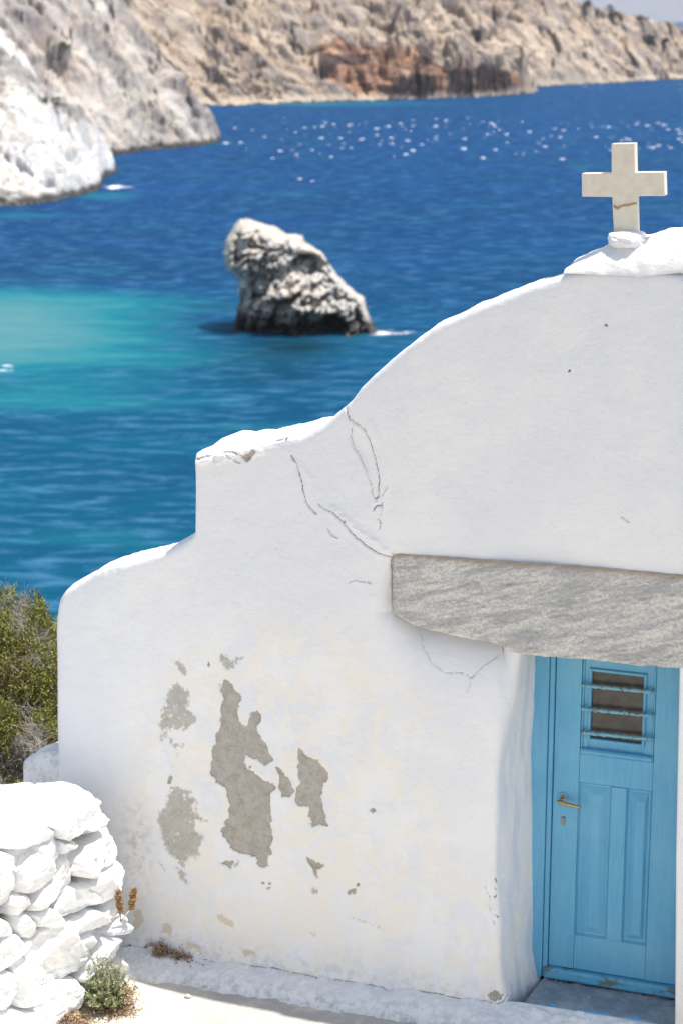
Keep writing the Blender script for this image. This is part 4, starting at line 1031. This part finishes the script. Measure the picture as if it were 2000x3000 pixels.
mb = MB(); g = P2([(1797,603),(1806,611),(1822,603),(1840,601),(1863,595)], CY-.0012)
mb.tube([(x, CY+.0005, z) for x, z in g], [.006, .009, .006, .007, .005], 8); child(mb.build('repair_seam', M_GLUE, smooth_=True), cross)

# --- low ledge behind the left end
q0 = fy(70, 2215, .55)
def ledge():
    LY = .045; xa, xb = fy(66, 2222, LY)[0], -3.44
    xs = np.linspace(xa, xb, 60); pr = []
    zt = fy(120, 2212, LY)[2]
    prof = [(LY, -1.0), (LY, zt-.3), (LY, zt-.10), (LY+.005, zt-.02), (LY+.02, zt), (LY+.12, zt+.01), (LY+.22, zt+.0), (LY+.29, zt-.01), (LY+.31, zt-.06), (LY+.31, -1.0)]
    X = np.repeat(xs[:, None], len(prof), 1); Y = np.array([[p[0] for p in prof]]*60); Z = np.array([[p[1] for p in prof]]*60)
    rd = smooth(.14, 0, X-xa); Z = Z-rd*.07*(Z > zt-.05)+(xs[:, None]-xa)*.10*(Z > zt-.05); X = X+fbm(Z*4, Y*4, oct=3, seed=3)*.02*(rd > 0)
    Z = Z+fbm(X*9, Y*9, Z*3, 4, 4)*.02*(Z > 0); Y = Y+fbm(X*5, Z*5, oct=3, seed=5)*.02
    P = np.stack([X, Y, Z], -1).reshape(-1, 3); m = len(prof)
    Fs = [tuple(f) for f in grid_faces(60, m)]+[tuple(range(m))]
    cpart(mesh_obj('ledge', P, Fs, M_PL, attrs=zero_attrs(len(P), dirt=np.full(len(P), .45))))
ledge()

# ------------------------------------------------------------------ dry stone wall
WANG = math.radians(14)
WD = np.array([-math.sin(WANG), -math.cos(WANG), 0]); WN = np.array([math.cos(WANG), -math.sin(WANG), 0])
WP = fz(385, 2850, GZ)
def wuv(px, py):
    q = onp(px, py, WN, WP); return ((q-WP)@WD, q[2])
STONES = [
 [(380,420),(470,370),(545,300),(600,240),(700,205),(770,235),(765,290),(720,370),(640,420),(590,500),(540,570),(450,590),(380,580),(360,520),(330,490)],
 [(590,510),(620,450),(660,415),(680,440),(660,500),(560,560)],
 [(690,420),(750,440),(782,490),(775,560),(700,680),(640,760),(600,835),(510,825),(490,780),(500,720),(600,600),(670,520)],
 [(770,555),(775,600),(755,690),(640,785),(700,690)],
 [(760,695),(787,740),(780,830),(750,900),(650,1000),(520,1060),(400,1095),(370,1060),(440,980),(480,900),(600,850),(680,760)],
 [(250,620),(310,600),(360,560),(385,620),(390,700),(350,790),(300,700),(240,660)],
 [(110,790),(180,710),(250,660),(310,670),(350,740),(360,790),(330,850),(250,910),(170,940),(120,930)],
 [(340,860),(400,720),(460,705),(490,760),(508,860),(470,930),(400,980),(300,1010),(210,1060),(200,1010),(250,930)],
 [(-60,700),(30,680),(100,680),(110,780),(110,900),(80,1000),(30,1030),(-60,1030)],
 [(740,900),(800,905),(835,950),(840,1050),(760,1090),(700,1150),(600,1150),(640,1060),(700,980)],
 [(440,1140),(540,1080),(620,1040),(660,1045),(655,1110),(600,1150),(540,1180),(480,1210),(460,1180)],
 [(670,1190),(720,1150),(800,1110),(850,1130),(840,1160),(770,1210),(700,1210)],
 [(220,1080),(310,1015),(350,1050),(390,1090),(380,1140),(300,1160),(240,1150)],
 [(120,1080),(170,1070),(230,1120),(250,1180),(200,1240),(130,1230),(105,1160)],
 [(110,940),(160,940),(195,1000),(150,1050),(100,1080),(80,1030)],
 [(-80,1100),(40,1110),(85,1180),(60,1230),(-80,1240)],
 [(210,1250),(260,1170),(390,1100),(430,1130),(450,1180),(500,1300),(490,1440),(400,1490),(250,1530),(200,1450),(170,1340)],
 [(480,1260),(570,1175),(595,1220),(580,1300),(540,1400),(490,1460),(500,1330)],
 [(620,1240),(670,1200),(770,1215),(795,1230),(790,1340),(740,1360),(650,1420),(600,1500),(530,1520),(515,1490),(560,1370)],
 [(70,1200),(110,1200),(150,1250),(210,1230),(160,1320),(60,1420),(-40,1470),(-40,1300)],
 [(80,1390),(150,1335),(210,1420),(230,1560),(220,1650),(110,1680),(100,1540)],
 [(-60,1470),(50,1450),(95,1500),(100,1640),(40,1720),(-60,1740)],
 [(240,1540),(340,1510),(440,1490),(475,1520),(470,1620),(440,1700),(390,1800),(300,1850),(150,1850),(220,1690)],
 [(480,1560),(560,1530),(605,1570),(600,1640),(540,1690),(470,1690)],
 [(780,1355),(860,1360),(875,1400),(870,1450),(820,1470),(770,1410)],
 [(-80,1750),(90,1700),(200,1680),(150,1800),(-80,1900)],
 [(450,1470),(500,1500),(520,1540),(470,1560)],
 [(380,590),(440,600),(500,590),(480,630),(430,660),(400,690)],
 [(-60,560),(120,540),(250,500),(320,490),(365,540),(360,580),(250,620),(100,650),(-60,690)],
 [(700,1160),(760,1100),(838,1060),(845,1110),(720,1150)],
 [(690,400),(760,300),(772,330),(782,430),(760,440)],
]
def stone_wall():
    polys = [[wuv(*p) for p in c5(pl)] for pl in STONES]
    s = np.arange(-.32, 2.6, .0065); z = np.arange(GZ-.06, 1.30, .0065)
    S, Z = np.meshgrid(s, z, indexing='ij'); sh = S.shape; S0 = S.ravel(); Z0 = Z.ravel()
    js = S0+fbm(S0*7, Z0*7, oct=3, seed=1)*.016; jz = Z0+fbm(S0*7, Z0*7, oct=3, seed=2)*.016
    H = np.full(S0.size, -9.0); U = np.full(S0.size, -9.0)
    r = np.random.default_rng(3)
    for k, pl in enumerate(polys):
        a = np.array(pl); m = (S0 > a[:, 0].min()-.05) & (S0 < a[:, 0].max()+.05) & (Z0 > a[:, 1].min()-.05) & (Z0 < a[:, 1].max()+.05)
        if not m.any(): continue
        d = sdf_poly(js[m], jz[m], pl)
        c = a.mean(0); w_ = min(np.ptp(a[:, 0]), np.ptp(a[:, 1]))
        R_ = r.uniform(.016, .030); e = np.clip((d+.006)/R_, 0, 1)
        prof = np.sqrt(np.clip(1-(1-e)**2, 0, 1))
        base = r.uniform(.035, .085)
        tilt = r.uniform(-.45, .45)*(S0[m]-c[0])+r.uniform(-.15, .55)*(Z0[m]-c[1])
        tilt = np.clip(tilt, -.045, .05)
        facet = np.minimum(0, .04-r.uniform(.5, 1.2)*(Z0[m]-c[1])*r.choice([-1, 1])-r.uniform(-.6, .6)*(S0[m]-c[0]))*.6
        facet = np.maximum(facet, -.06)
        h = -.11+prof*(.11+base)+(tilt+facet)*e+fbm(S0[m]*9+k, Z0[m]*9, oct=4, seed=5, ridged=True)*.012*e+facets(S0[m]*7+k, Z0[m]*8, Z0[m]*0+.3, 6)*.012*e+facets(S0[m]*17+k, Z0[m]*19, Z0[m]*0+.3, 7)*.003*e
        h = np.where(d > -.006, h, -9)
        H[m] = np.maximum(H[m], h); U[m] = np.maximum(U[m], d)
    # small hearting stones fill what is left
    sx = S0*1.0+Z0*.55; d1, d2, r1 = cells(sx*6.0, Z0*9.5, Z0*0+.5, 12, .95)
    fill = -.150+np.sqrt(np.clip((d2-d1)*2.2, 0, 1))*(.06+.05*r1)+fbm(S0*9, Z0*9, oct=3, seed=9)*.01
    near = S0 > wuv(*c5([(420, 1000)])[0])[0]-.6
    gap = smooth(.02, -.012, U)
    H = np.maximum(H, np.where((U > -.30) | (S0 > .9), fill, -9))
    H = np.where(H < -1, -.20, H)
    gap = gap*smooth(-.05, -.11, H)
    H = H+pnoise(S0*45, Z0*45, seed=7)*.0022
    tz = 1.075-.06*S0
    ENDP = sorted([(wuv(.4464*x, 2200+.4464*y)[1], wuv(.4464*x, 2200+.4464*y)[0]) for x, y in [(880,1450),(872,1380),(795,1345),(792,1230),(850,1140),(838,1000),(800,905),(755,890),(786,760),(756,690),(778,560),(782,470),(690,412),(765,300),(772,232)]])
    batter = -(Z0-GZ)*.03
    endS0 = np.interp(Z0, *zip(*ENDP)); H2 = H+batter-.13*(1-smooth(-.01, .09, S0-endS0))**2-.05*smooth(.05, 0, tz-Z0)
    X = WP[None, :]+S0[:, None]*WD+H2[:, None]*WN; X[:, 2] = Z0
    Fq = grid_faces(*sh)
    endS = np.interp(Z0, *zip(*sorted([(wuv(.4464*x, 2200+.4464*y)[1], wuv(.4464*x, 2200+.4464*y)[0]) for x, y in [(880,1450),(872,1380),(795,1345),(792,1230),(850,1140),(838,1000),(800,905),(755,890),(786,760),(756,690),(778,560),(782,470),(690,412),(765,300),(772,232)]])))
    keep_v = (S0 > endS-.012) & (Z0 < tz-.012+pnoise(S0*12, Z0*0, seed=77)*.012-.085*smooth(.20, .02, S0-endS))
    Fq = Fq[keep_v[Fq].all(1)]
    P = [X]; Fs = [Fq]; G = [gap]; off = len(X)
    # top: rough flat slabs under many coats of whitewash
    a = np.linspace(0, 1, 240); b = np.linspace(0, 1, 200)
    A, B = np.meshgrid(a, b, indexing='ij')
    sN = .105+A*2.9; wN = -1.7+B*1.76
    FARX, FARY = [-1.7, -.66, -.46, -.18, .06], [.9, .30, .11, .01, .0]
    FAR = lambda w_: np.interp(w_, FARX, FARY)
    # irregular far edge, gently rounded front edge
    s1 = sN+(1-A)*(pnoise(wN*3, wN*0, seed=21)*.10+pnoise(wN*9, wN*0, seed=22)*.03+.0+FAR(wN))
    w1 = wN+B**6*(-.09*smooth(.09, 0, A)+pnoise(sN*3.5, sN*0, seed=23)*.09+pnoise(sN*11, sN*0, seed=24)*.03)
    zt = 1.080-.06*sN+fbm(s1*1.8, w1*1.8, oct=3, seed=25)*.035+fbm(s1*9, w1*9, oct=4, seed=26)*.008-.14*smooth(.84, 1.0, B)**2-.09*smooth(.05, 0, A)
    d1, d2, r1 = cells(s1*2.2, w1*2.6, s1*0, 27); zt += (r1-.5)*.03-.02*np.exp(-((d2-d1)/.04)**2)
    T = WP[None, None, :]+s1[..., None]*WD+(w1-.03)[..., None]*WN; T[..., 2] = zt
    P.append(T.reshape(-1, 3)); Fs.append(grid_faces(240, 200, off)[:, ::-1]); G.append(np.zeros(240*200)); off += 240*200
    # far end and back sides
    e1 = T[0]; ins = e1-.22*WN+.10*WD; q = np.array([e1, ins-np.array([0, 0, .05]), ins*[1, 1, 0]+[0, 0, GZ-.1]]); P.append(q.transpose(1, 0, 2).reshape(-1, 3)); Fs.append(grid_faces(200, 3, off)); G.append(np.zeros(600)); off += 600
    e1 = T[:, 0]; q = np.array([e1, e1*[1, 1, 0]+[0, 0, GZ-.4]]); P.append(q.transpose(1, 0, 2).reshape(-1, 3)); Fs.append(grid_faces(240, 2, off)); G.append(np.zeros(480)); off += 480
    # core behind the stones
    o = mesh_obj('stone_wall', np.concatenate(P), np.concatenate(Fs), M_ST, attrs=dict(gap=np.concatenate(G)))
    tag(o, 'thick dry stone wall of rough rocks painted white, in full sun beside the chapel', 'stone wall')
stone_wall()

# ------------------------------------------------------------------ plants
def leaf_mesh(bases, dirs, length, width, curl=.25, seed=0):
    """one folded kite per leaf; every leaf its own island"""
    r = np.random.default_rng(seed); n = len(bases)
    d = dirs/np.linalg.norm(dirs, axis=1, keepdims=True)
    rnd = r.normal(size=(n, 3)); a = np.cross(d, rnd); a /= np.linalg.norm(a, axis=1, keepdims=True)+1e-9; b = np.cross(d, a)
    L = (length*r.uniform(.6, 1.25, n))[:, None]; W_ = (width*r.uniform(.7, 1.2, n))[:, None]
    p0 = bases; p1 = bases+d*L*.45+a*W_+b*W_*.4; p2 = bases+d*L+b*L*curl; p3 = bases+d*L*.45-a*W_+b*W_*.4
    V = np.stack([p0, p1, p2, p3], 1).reshape(-1, 3)
    i = np.arange(n)*4
    Fq = np.concatenate([np.stack([i, i+1, i+2], 1), np.stack([i, i+2, i+3], 1)])
    return V, Fq
def twigs(segs, mat, name, parent):
    mb_v, mb_f = [], []; o = 0
    for a, b, ra, rb in segs:
        d = b-a; d = d/(np.linalg.norm(d)+1e-9); u = np.cross(d, [0.3, .5, .8]); u /= np.linalg.norm(u)+1e-9; v = np.cross(d, u)
        for p, rr in ((a, ra), (b, rb)):
            for k in range(3):
                t = k*2.094; mb_v.append(p+rr*(u*math.cos(t)+v*math.sin(t)))
        for k in range(3): mb_f.append((o+k, o+(k+1) % 3, o+3+(k+1) % 3, o+3+k))
        o += 6
    return mesh_obj(name, np.array(mb_v), np.array(mb_f), mat, parent)
def scrub(loc, rx, ry, h, ntip, label, mat=None, seed=0, dead=.25, leaf=.024, per=24, group='low scrub bushes behind the chapel', spread=.05, bare=None):
    r = np.random.default_rng(seed)
    root = empty('shrub', loc); tag(root, label, 'shrub', group)
    segs = []; tips = []
    k = 0
    lobes = [(r.uniform(-.6, .6)*rx, r.uniform(-.6, .6)*ry, r.uniform(.6, 1.0)*h, r.uniform(.35, .6)) for _ in range(9)]
    while len(tips) < ntip:
        lx_, ly_, lh, lr = lobes[r.integers(9)]
        dr = r.normal(size=3); dr /= np.linalg.norm(dr); dr[2] = abs(dr[2])*.9+.05
        rad = r.uniform(.45, 1.0)**.5
        p = np.array([lx_, ly_, lh*.45])+dr*np.array([rx*lr, ry*lr, lh*.58])*rad
        if p[2] < .04: continue
        tips.append(p)
        base = np.array([lx_*.4, ly_*.4, 0])+r.normal(size=3)*[.05, .05, 0]
        if len(tips) % (3 if dead > .5 else 7) == 0:
            mid = base+(p-base)*.55+r.normal(size=3)*.05; m2 = base+(p-base)*.8+r.normal(size=3)*.03
            segs += [(base, mid, .007, .0045), (mid, m2, .0045, .003), (m2, p, .003, .0015)]
            for _ in range(2):
                q = m2+(p-m2)*r.uniform(0, .8)+r.normal(size=3)*.06; segs.append((m2, q, .0025, .001))
    tips = np.array(tips)
    dn = pnoise(tips[:, 0]*4+loc[0], tips[:, 1]*4, tips[:, 2]*4, seed=seed+5)
    live = dn > (dead-.5)*.55
    if bare is not None: live &= ~bare(tips)
    dt = tips[~live]
    for p in dt:
        for _ in range(3):
            d = r.normal(size=3); d[2] = abs(d[2]); q = p+d*.06; segs.append((p-d*.03, q, .0022, .0008))
    tv = tips[live]; n = len(tv)*per
    base = np.repeat(tv, per, 0)+r.normal(size=(n, 3))*spread*[.35, .35, .55]
    out = np.repeat(tv, per, 0)-np.array([0, 0, h*.1]); out = out/(np.linalg.norm(out, axis=1, keepdims=True)+1e-9)
    dirs = out*.6+r.normal(size=(n, 3))*.6+[0, 0, .5]
    V, Fq = leaf_mesh(base, dirs, leaf, leaf*.28, seed=seed)
    mesh_obj('foliage', V, Fq, mat or M_SCRUB, root, smooth_=False)
    twigs(segs, M_TWIG, 'twigs', root)
    return root
def gz_at(x, y):
    d = max(y-3.6-.15*abs(x), 0); d2 = max(-x-6.5, 0)
    return GZ-.05-.62*d-.45*d2
def at_depth(px, py, Y): q = fy(px, py, Y); return q
SC = [(-5.05, 2.25, .62, .55, 1.62, 3600, 'tallest green bush beside the left end of the chapel wall', 3, .25),
      (-5.75, 3.0, .75, .7, 1.45, 2000, 'green bush behind the tallest one at the left edge of the photo', 4, .2),
      (-4.45, 1.45, .30, .30, 1.02, 1500, 'tangled bush of dead grey twigs against the chapel wall', 5, 1.05),
      (-4.50, .95, .30, .28, .78, 900, 'low green and brown bush left of the white ledge', 6, .4),
      (-4.9, 1.55, .42, .35, 1.35, 2200, 'green bush at the left edge in front of the tallest one', 8, .08),
      (-5.4, 4.0, .6, .5, .8, 700, 'half hidden bush lower down the slope behind the others', 9, .3)]
for x, y, rx, ry, h, nt, lb, sd_, dd_ in SC:
    scrub((x, y, gz_at(x, y)), rx, ry, h, nt, lb, seed=sd_, dead=dd_)

def spiky_plant():
    c = fz(322, 2950, GZ)+[0, -.02, .005]
    root = empty('spiky_plant', tuple(c)); tag(root, 'grey green spiky plant at the foot of the white stone wall', 'plant')
    r = np.random.default_rng(15); B = []; Dr = []; segs = []
    stems = []
    for k in range(120):
        a = r.uniform(0, 2*math.pi); t = r.uniform(.0, 1); lean = r.uniform(.05, 1.25)
        L = r.uniform(.10, .20)*(1.0+.75*(lean < .35))
        d = np.array([math.cos(a)*lean, math.sin(a)*lean, 1.0]); d /= np.linalg.norm(d)
        b0 = np.array([math.cos(a)*.05, math.sin(a)*.05, 0])*t
        stems.append((b0, d, L)); segs.append((b0, b0+d*L, .0035, .0015))
        n = 60
        u = r.uniform(.12, 1.0, n); q = b0+d*L*u[:, None]; ang = r.uniform(0, 2*math.pi, n)
        s1 = np.cross(d, [0, .3, 1]); s1 /= np.linalg.norm(s1); s2 = np.cross(d, s1)
        B.append(q); Dr.append(d*.75+s1*np.cos(ang)[:, None]+s2*np.sin(ang)[:, None])
    V, Fq = leaf_mesh(np.concatenate(B), np.concatenate(Dr), .024, .0042, .15, 16)
    mesh_obj('foliage', V, Fq, M_SPIKE, root, smooth_=False)
    twigs(segs, M_TWIG, 'stems', root)
    B = r.normal(size=(1000, 3))*[.075, .055, .012]+[.03, -.02, .02]; B[:, 2] = np.abs(B[:, 2]); Dr = r.normal(size=(1000, 3))*[1, 1, .6]+[0, 0, .3]
    V, Fq = leaf_mesh(B, Dr, .022, .005, .3, 17); mesh_obj('dry_leaves', V, Fq, M_BROWN, root, smooth_=False)
    B = r.normal(size=(500, 3))*[.03, .03, .04]+[.13, .02, .09]; Dr = r.normal(size=(500, 3))+[0, 0, .6]
    V, Fq = leaf_mesh(B, Dr, .016, .004, .3, 19); o = mesh_obj('dry_leaves', V, Fq, M_BROWN, root, smooth_=False)
spiky_plant()
def dry_weed(px, py, Z, sx, sy, sz, n, label, name='dry_weed', seed=0, green=0):
    c = fz(px, py, Z); root = empty(name, tuple(c)); tag(root, label, 'weed')
    r = np.random.default_rng(seed)
    B = r.normal(size=(n, 3))*[sx, sy, sz]; B[:, 2] = np.abs(B[:, 2])*smooth(2.4*sx, .2*sx, np.abs(B[:, 0])); Dr = r.normal(size=(n, 3))+[0, -.2, .5]
    V, Fq = leaf_mesh(B, Dr, .016, .0045, .4, seed); mesh_obj('dry_leaves', V, Fq, M_BROWN, root, smooth_=False)
    segs = []
    for k in range(60):
        a = r.normal(size=3)*[sx*.8, sy*.6, 0]; q = a+np.array([r.normal()*.03, r.normal()*.03, r.uniform(.02, sz*2.6)]); segs.append((a, q, .0018, .0008))
    twigs(segs, M_TWIG, 'stems', root)
dry_weed(520, 2806, -.145, .085, .03, .030, 2600, 'tuft of dry brown weed rooted in the crack at the foot of the chapel wall', seed=31)
dry_weed(475, 2796, -.13, .03, .03, .042, 900, 'small dark brown weed stub left of the wider tuft in the wall crack', seed=33)
dry_weed(205, 2990, GZ, .085, .05, .030, 1700, 'dry orange brown weed under the white stone wall at the bottom edge', seed=35)
def flower_stalk():
    base = np.array([*(WP+WD*.02+WN*.07)[:2], wuv(352, 2690)[1]+.0])
    def pt(px, py): return onp(px, py, WN, WP+WN*.10)
    root = empty('dried_flower_stalk', tuple(pt(352, 2700))); tag(root, 'two dried brown flower spikes growing from a gap in the white stone wall', 'dried flower')
    o0 = pt(352, 2700); r = np.random.default_rng(41)
    for pts, r0 in ((((352, 2700), (354, 2685), (353, 2672)), 0), (((352, 2700), (368, 2682), (385, 2662)), 0)):
        mb = MB(); mb.tube([pt(*p)-o0 for p in pts], [.004, .0035, .0035], 6); mb.build('stem', M_TWIG, root, smooth_=True)
    for (xb, yb, xt, yt) in ((354, 2674, 347, 2608), (385, 2664, 394, 2602)):
        a = pt(xb, yb)-o0; b = pt(xt, yt)-o0; n = 850
        u = r.uniform(0, 1, n); ang = u*60+r.uniform(0, 1.2, n)
        d = (b-a)/np.linalg.norm(b-a); s1 = np.cross(d, [0, 1, 0.2]); s1 /= np.linalg.norm(s1); s2 = np.cross(d, s1)
        rad = .0165*np.clip(1.15-np.abs(u-.5)**2*2.2, .3, 1)*(1+.45*np.sin(u*44))
        side = s1*np.cos(ang)[:, None]+s2*np.sin(ang)[:, None]
        B = a+(b-a)*u[:, None]+side*(rad*.7)[:, None]
        V, Fq = leaf_mesh(B, side+d*.3+r.normal(size=(n, 3))*.5, .012, .0036, .5, 42)
        mesh_obj('seed_head', V, Fq, M_SEED, root, smooth_=False)
        mb = MB(); mb.tube([a, a*.5+b*.5, b], [.005, .007, .003], 8); mb.build('spike_core', M_SEED, root, smooth_=True)
flower_stalk()
for (px, py, s, lb) in ((602, 2893, .021, 'right hand pebble of two on the cement, near the shadow edge'), (551, 2920, .019, 'left hand pebble of two on the sunlit cement')):
    q = fz(px, py, GZ+.01)
    o = blob('pebble', 0, 0, 0, s, s*.8, s*.75, .25, 1.1, M_PEB, int(px), n=(36, 24)); o.location = (q[0], q[1], GZ+.012)
    tag(o, lb, 'pebble', 'pebbles on the cement')

# ------------------------------------------------------------------ the rock standing in the sea
def sea_rock():
    out = [(655,748),(660,722),(672,695),(684,668),(700,652),(728,648),(760,660),(800,672),(838,692),(884,695),(893,716),(915,728),(940,745),(958,765),(975,790),(990,812),(1012,835),(1045,858),(1062,872),(1070,905),(1082,925),(1090,945),(1120,955),(1110,972),(1080,985),(1000,990),(850,990),(720,990),(684,985),(690,940),(700,905),(708,880),(700,850),(705,825),(690,808),(668,795),(658,775)]
    base = fz(880, 965, SEA); n_ = np.array([Fv[0], Fv[1], 0]); n_ /= np.linalg.norm(n_); side = np.array([n_[1], -n_[0], 0])
    P2_ = []
    for x, y in out:
        q = onp(x, y, n_, base); P2_.append(((q-base)@side, q[2]-SEA))
    P2_ = [(a, z if z > .5 else z-1.5) for a, z in P2_]
    a = np.array(P2_); st = .085
    def rl_(pts): return [((onp(x, y, n_, base)-base)@side, onp(x, y, n_, base)[2]-SEA) for x, y in pts]
    CAV = [(rl_([(872, 728), (925, 742), (965, 772), (975, 800), (930, 815), (880, 812), (838, 800), (850, 760)]), 1.5),
           (rl_([(706, 835), (760, 850), (800, 870), (840, 860), (880, 850), (850, 900), (820, 935), (800, 975), (690, 975), (696, 900)]), 1.4),
           (rl_([(870, 890), (940, 905), (985, 900), (1010, 930), (1015, 975), (860, 975)]), 1.2), (rl_([(700, 740), (760, 735), (752, 768), (715, 775)]), .9),
           (rl_([(1000, 860), (1040, 870), (1060, 920), (1030, 930)]), .7)]
    S, Z = np.meshgrid(np.arange(a[:, 0].min()-.2, a[:, 0].max()+.2, st), np.arange(a[:, 1].min()-.2, a[:, 1].max()+.3, st), indexing='ij')
    d = sdf_poly(S.ravel()+fbm(S.ravel()*.9, Z.ravel()*.9, oct=3, seed=1)*.14, Z.ravel()+fbm(S.ravel()*.9, Z.ravel()*.9, oct=3, seed=2)*.14, P2_).reshape(S.shape)
    dc = np.maximum(d, 0); w_ = 2.6
    prof = np.sqrt(np.clip(1-(1-np.clip(dc/w_, 0, 1))**2, 0, 1))*3.0
    V = []; Fs = []; off = 0
    for sg in (-1, 1):
        y = sg*prof
        X0 = S; wq = fbm(S*.8, Z*.8, y*.5, 3, 15)*.4; n1 = facets(S*.42+wq+sg*9, y*.4, Z*.5-S*.2, 3)*2.3+.5
        d1, d2, r1 = cells(S*.62+Z*.2+sg*5, y*.5, Z*.8-S*.25, 4); n1 += facets(S*1.0+wq+sg*5, y*.9, Z*1.3-S*.5, 14)*1.2
        d1, d2, r1 = cells(S*1.7+sg*5, y*1.5, Z*2.1-S*.6, 5); n1 += facets(S*2.4+sg*5+wq, y*2, Z*3.0-S, 24)*.5
        d1, d2, r1 = cells(S*4.0+sg*5, y*3.5, Z*4.6, 6); n1 += (d2-d1)*.18+(r1-.5)*.16
        q = y+sg*(n1-.5)*smooth(0, 1.4, dc)
        for pl, dp_ in CAV:
            q = q-sg*dp_*smooth(-.12, .40, sdf_poly(S.ravel()+fbm(S.ravel()*1.5, Z.ravel()*1.5, oct=3, seed=21)*.3, Z.ravel(), pl).reshape(S.shape))*(sg < 0)
        # stepped mass: the middle juts out, the foot is cut back by the waves
        q = q+sg*(-.9*smooth(2.2, .6, Z)*smooth(0, 1, dc))
        # the sloping shoulder leans away from the viewer so it catches the sun
        q = q+(Z-3.5)*.34
        W = base[None, None, :]+S[..., None]*side+q[..., None]*n_; W[..., 2] = SEA+Z
        V.append(W.reshape(-1, 3)); G = grid_faces(*S.shape, off=0)
        ok = (d.ravel()[G] > -.02).any(1) & (d.ravel()[G] > -.4).all(1)
        Fs.append((G[ok] if sg < 0 else G[ok][:, ::-1])+off); off += S.size
    V = np.concatenate(V); Fq = np.concatenate(Fs); zz = V[:, 2]-SEA
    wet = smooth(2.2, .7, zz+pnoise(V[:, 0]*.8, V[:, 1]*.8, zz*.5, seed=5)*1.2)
    used = np.unique(Fq); mp = np.full(len(V), -1); mp[used] = np.arange(len(used))
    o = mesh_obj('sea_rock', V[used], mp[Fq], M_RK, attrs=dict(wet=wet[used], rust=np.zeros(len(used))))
    tag(o, 'jagged grey rock rising out of the sea with white foam at its right foot', 'rock')
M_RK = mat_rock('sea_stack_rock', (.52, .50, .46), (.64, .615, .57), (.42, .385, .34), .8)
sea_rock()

# ------------------------------------------------------------------ a few green bushes clinging to the far slopes
def far_shrub(px, py, hill_key, size, label, mat, seed, n=500):
    P, Fq = HILLS[hill_key]
    bvh = TREES.setdefault(hill_key, BVHTree.FromPolygons(P.tolist(), Fq.tolist()))
    d = ray(px, py); loc, nrm, idx, dist = bvh.ray_cast(Vector(CAM.tolist()), Vector((d/np.linalg.norm(d)).tolist()))
    if loc is None: print('no hit', px, py); return
    r = np.random.default_rng(seed)
    g = r.normal(size=(n, 3)); g /= np.linalg.norm(g, axis=1, keepdims=True)
    lob = r.normal(size=(5, 3))*.45
    B = (lob[r.integers(0, 5, n)]+g*.55*r.uniform(.5, 1, (n, 1)))*size*[1, 1, .55]; B[:, 2] += size*.2
    V, F_ = leaf_mesh(B, g+[0, 0, .4], size*.22, size*.08, .3, seed)
    o = mesh_obj('shrub', V, F_, mat, smooth_=False); o.location = loc
    tag(o, label, 'shrub', 'bushes on the far slopes')
TREES = {}
for a in [(160, 309, 'headland11', 1.0, 'bright green bush on the white headland, larger of two', M_GREEN, 1), (132, 292, 'headland11', .55, 'small green bush on the white headland, left of the larger one', M_GREEN, 2),
          (192, 141, 'headland21', 1.3, 'green bush high on the grey slope above the white headland', M_GREEN, 3), (262, 8, 'headland21', 1.0, 'green bush at the top edge of the grey slope', M_GREEN, 4),
          (1712, 22, 'hillside51', 3.2, 'dark bush highest on the descending ridge', M_OLIVE, 5), (1790, 46, 'hillside51', 3.4, 'dark bush second along the descending ridge', M_OLIVE, 6),
          (1875, 68, 'hillside51', 2.6, 'dark bush third along the descending ridge', M_OLIVE, 7), (1905, 118, 'hillside51', 3.0, 'dark bush below the ridge near the right edge', M_OLIVE, 8),
          (1945, 122, 'hillside51', 2.4, 'dark bush below the ridge, nearest the right edge', M_OLIVE, 9)]:
    far_shrub(*a)

# ------------------------------------------------------------------ air
def haze():
    mb = MB(); mb.box(-13500, 8000, -9000, 13900, SEA-8, 1500)
    t = bpy.data.materials.new('haze_air'); t.use_nodes = True; nt = t.node_tree
    nt.nodes.remove(nt.nodes['Principled BSDF']); v = nt.nodes.new('ShaderNodeVolumePrincipled')
    v.inputs['Color'].default_value = (.74, .84, 1.0, 1); v.inputs['Density'].default_value = .00007; v.inputs['Anisotropy'].default_value = .2
    nt.links.new(v.outputs[0], nt.nodes['Material Output'].inputs['Volume'])
    o = mb.build('haze', t); tag(o, kind='stuff')
haze()
print('script verts', sum(len(o.data.vertices) for o in sc.objects if o.type == 'MESH'))
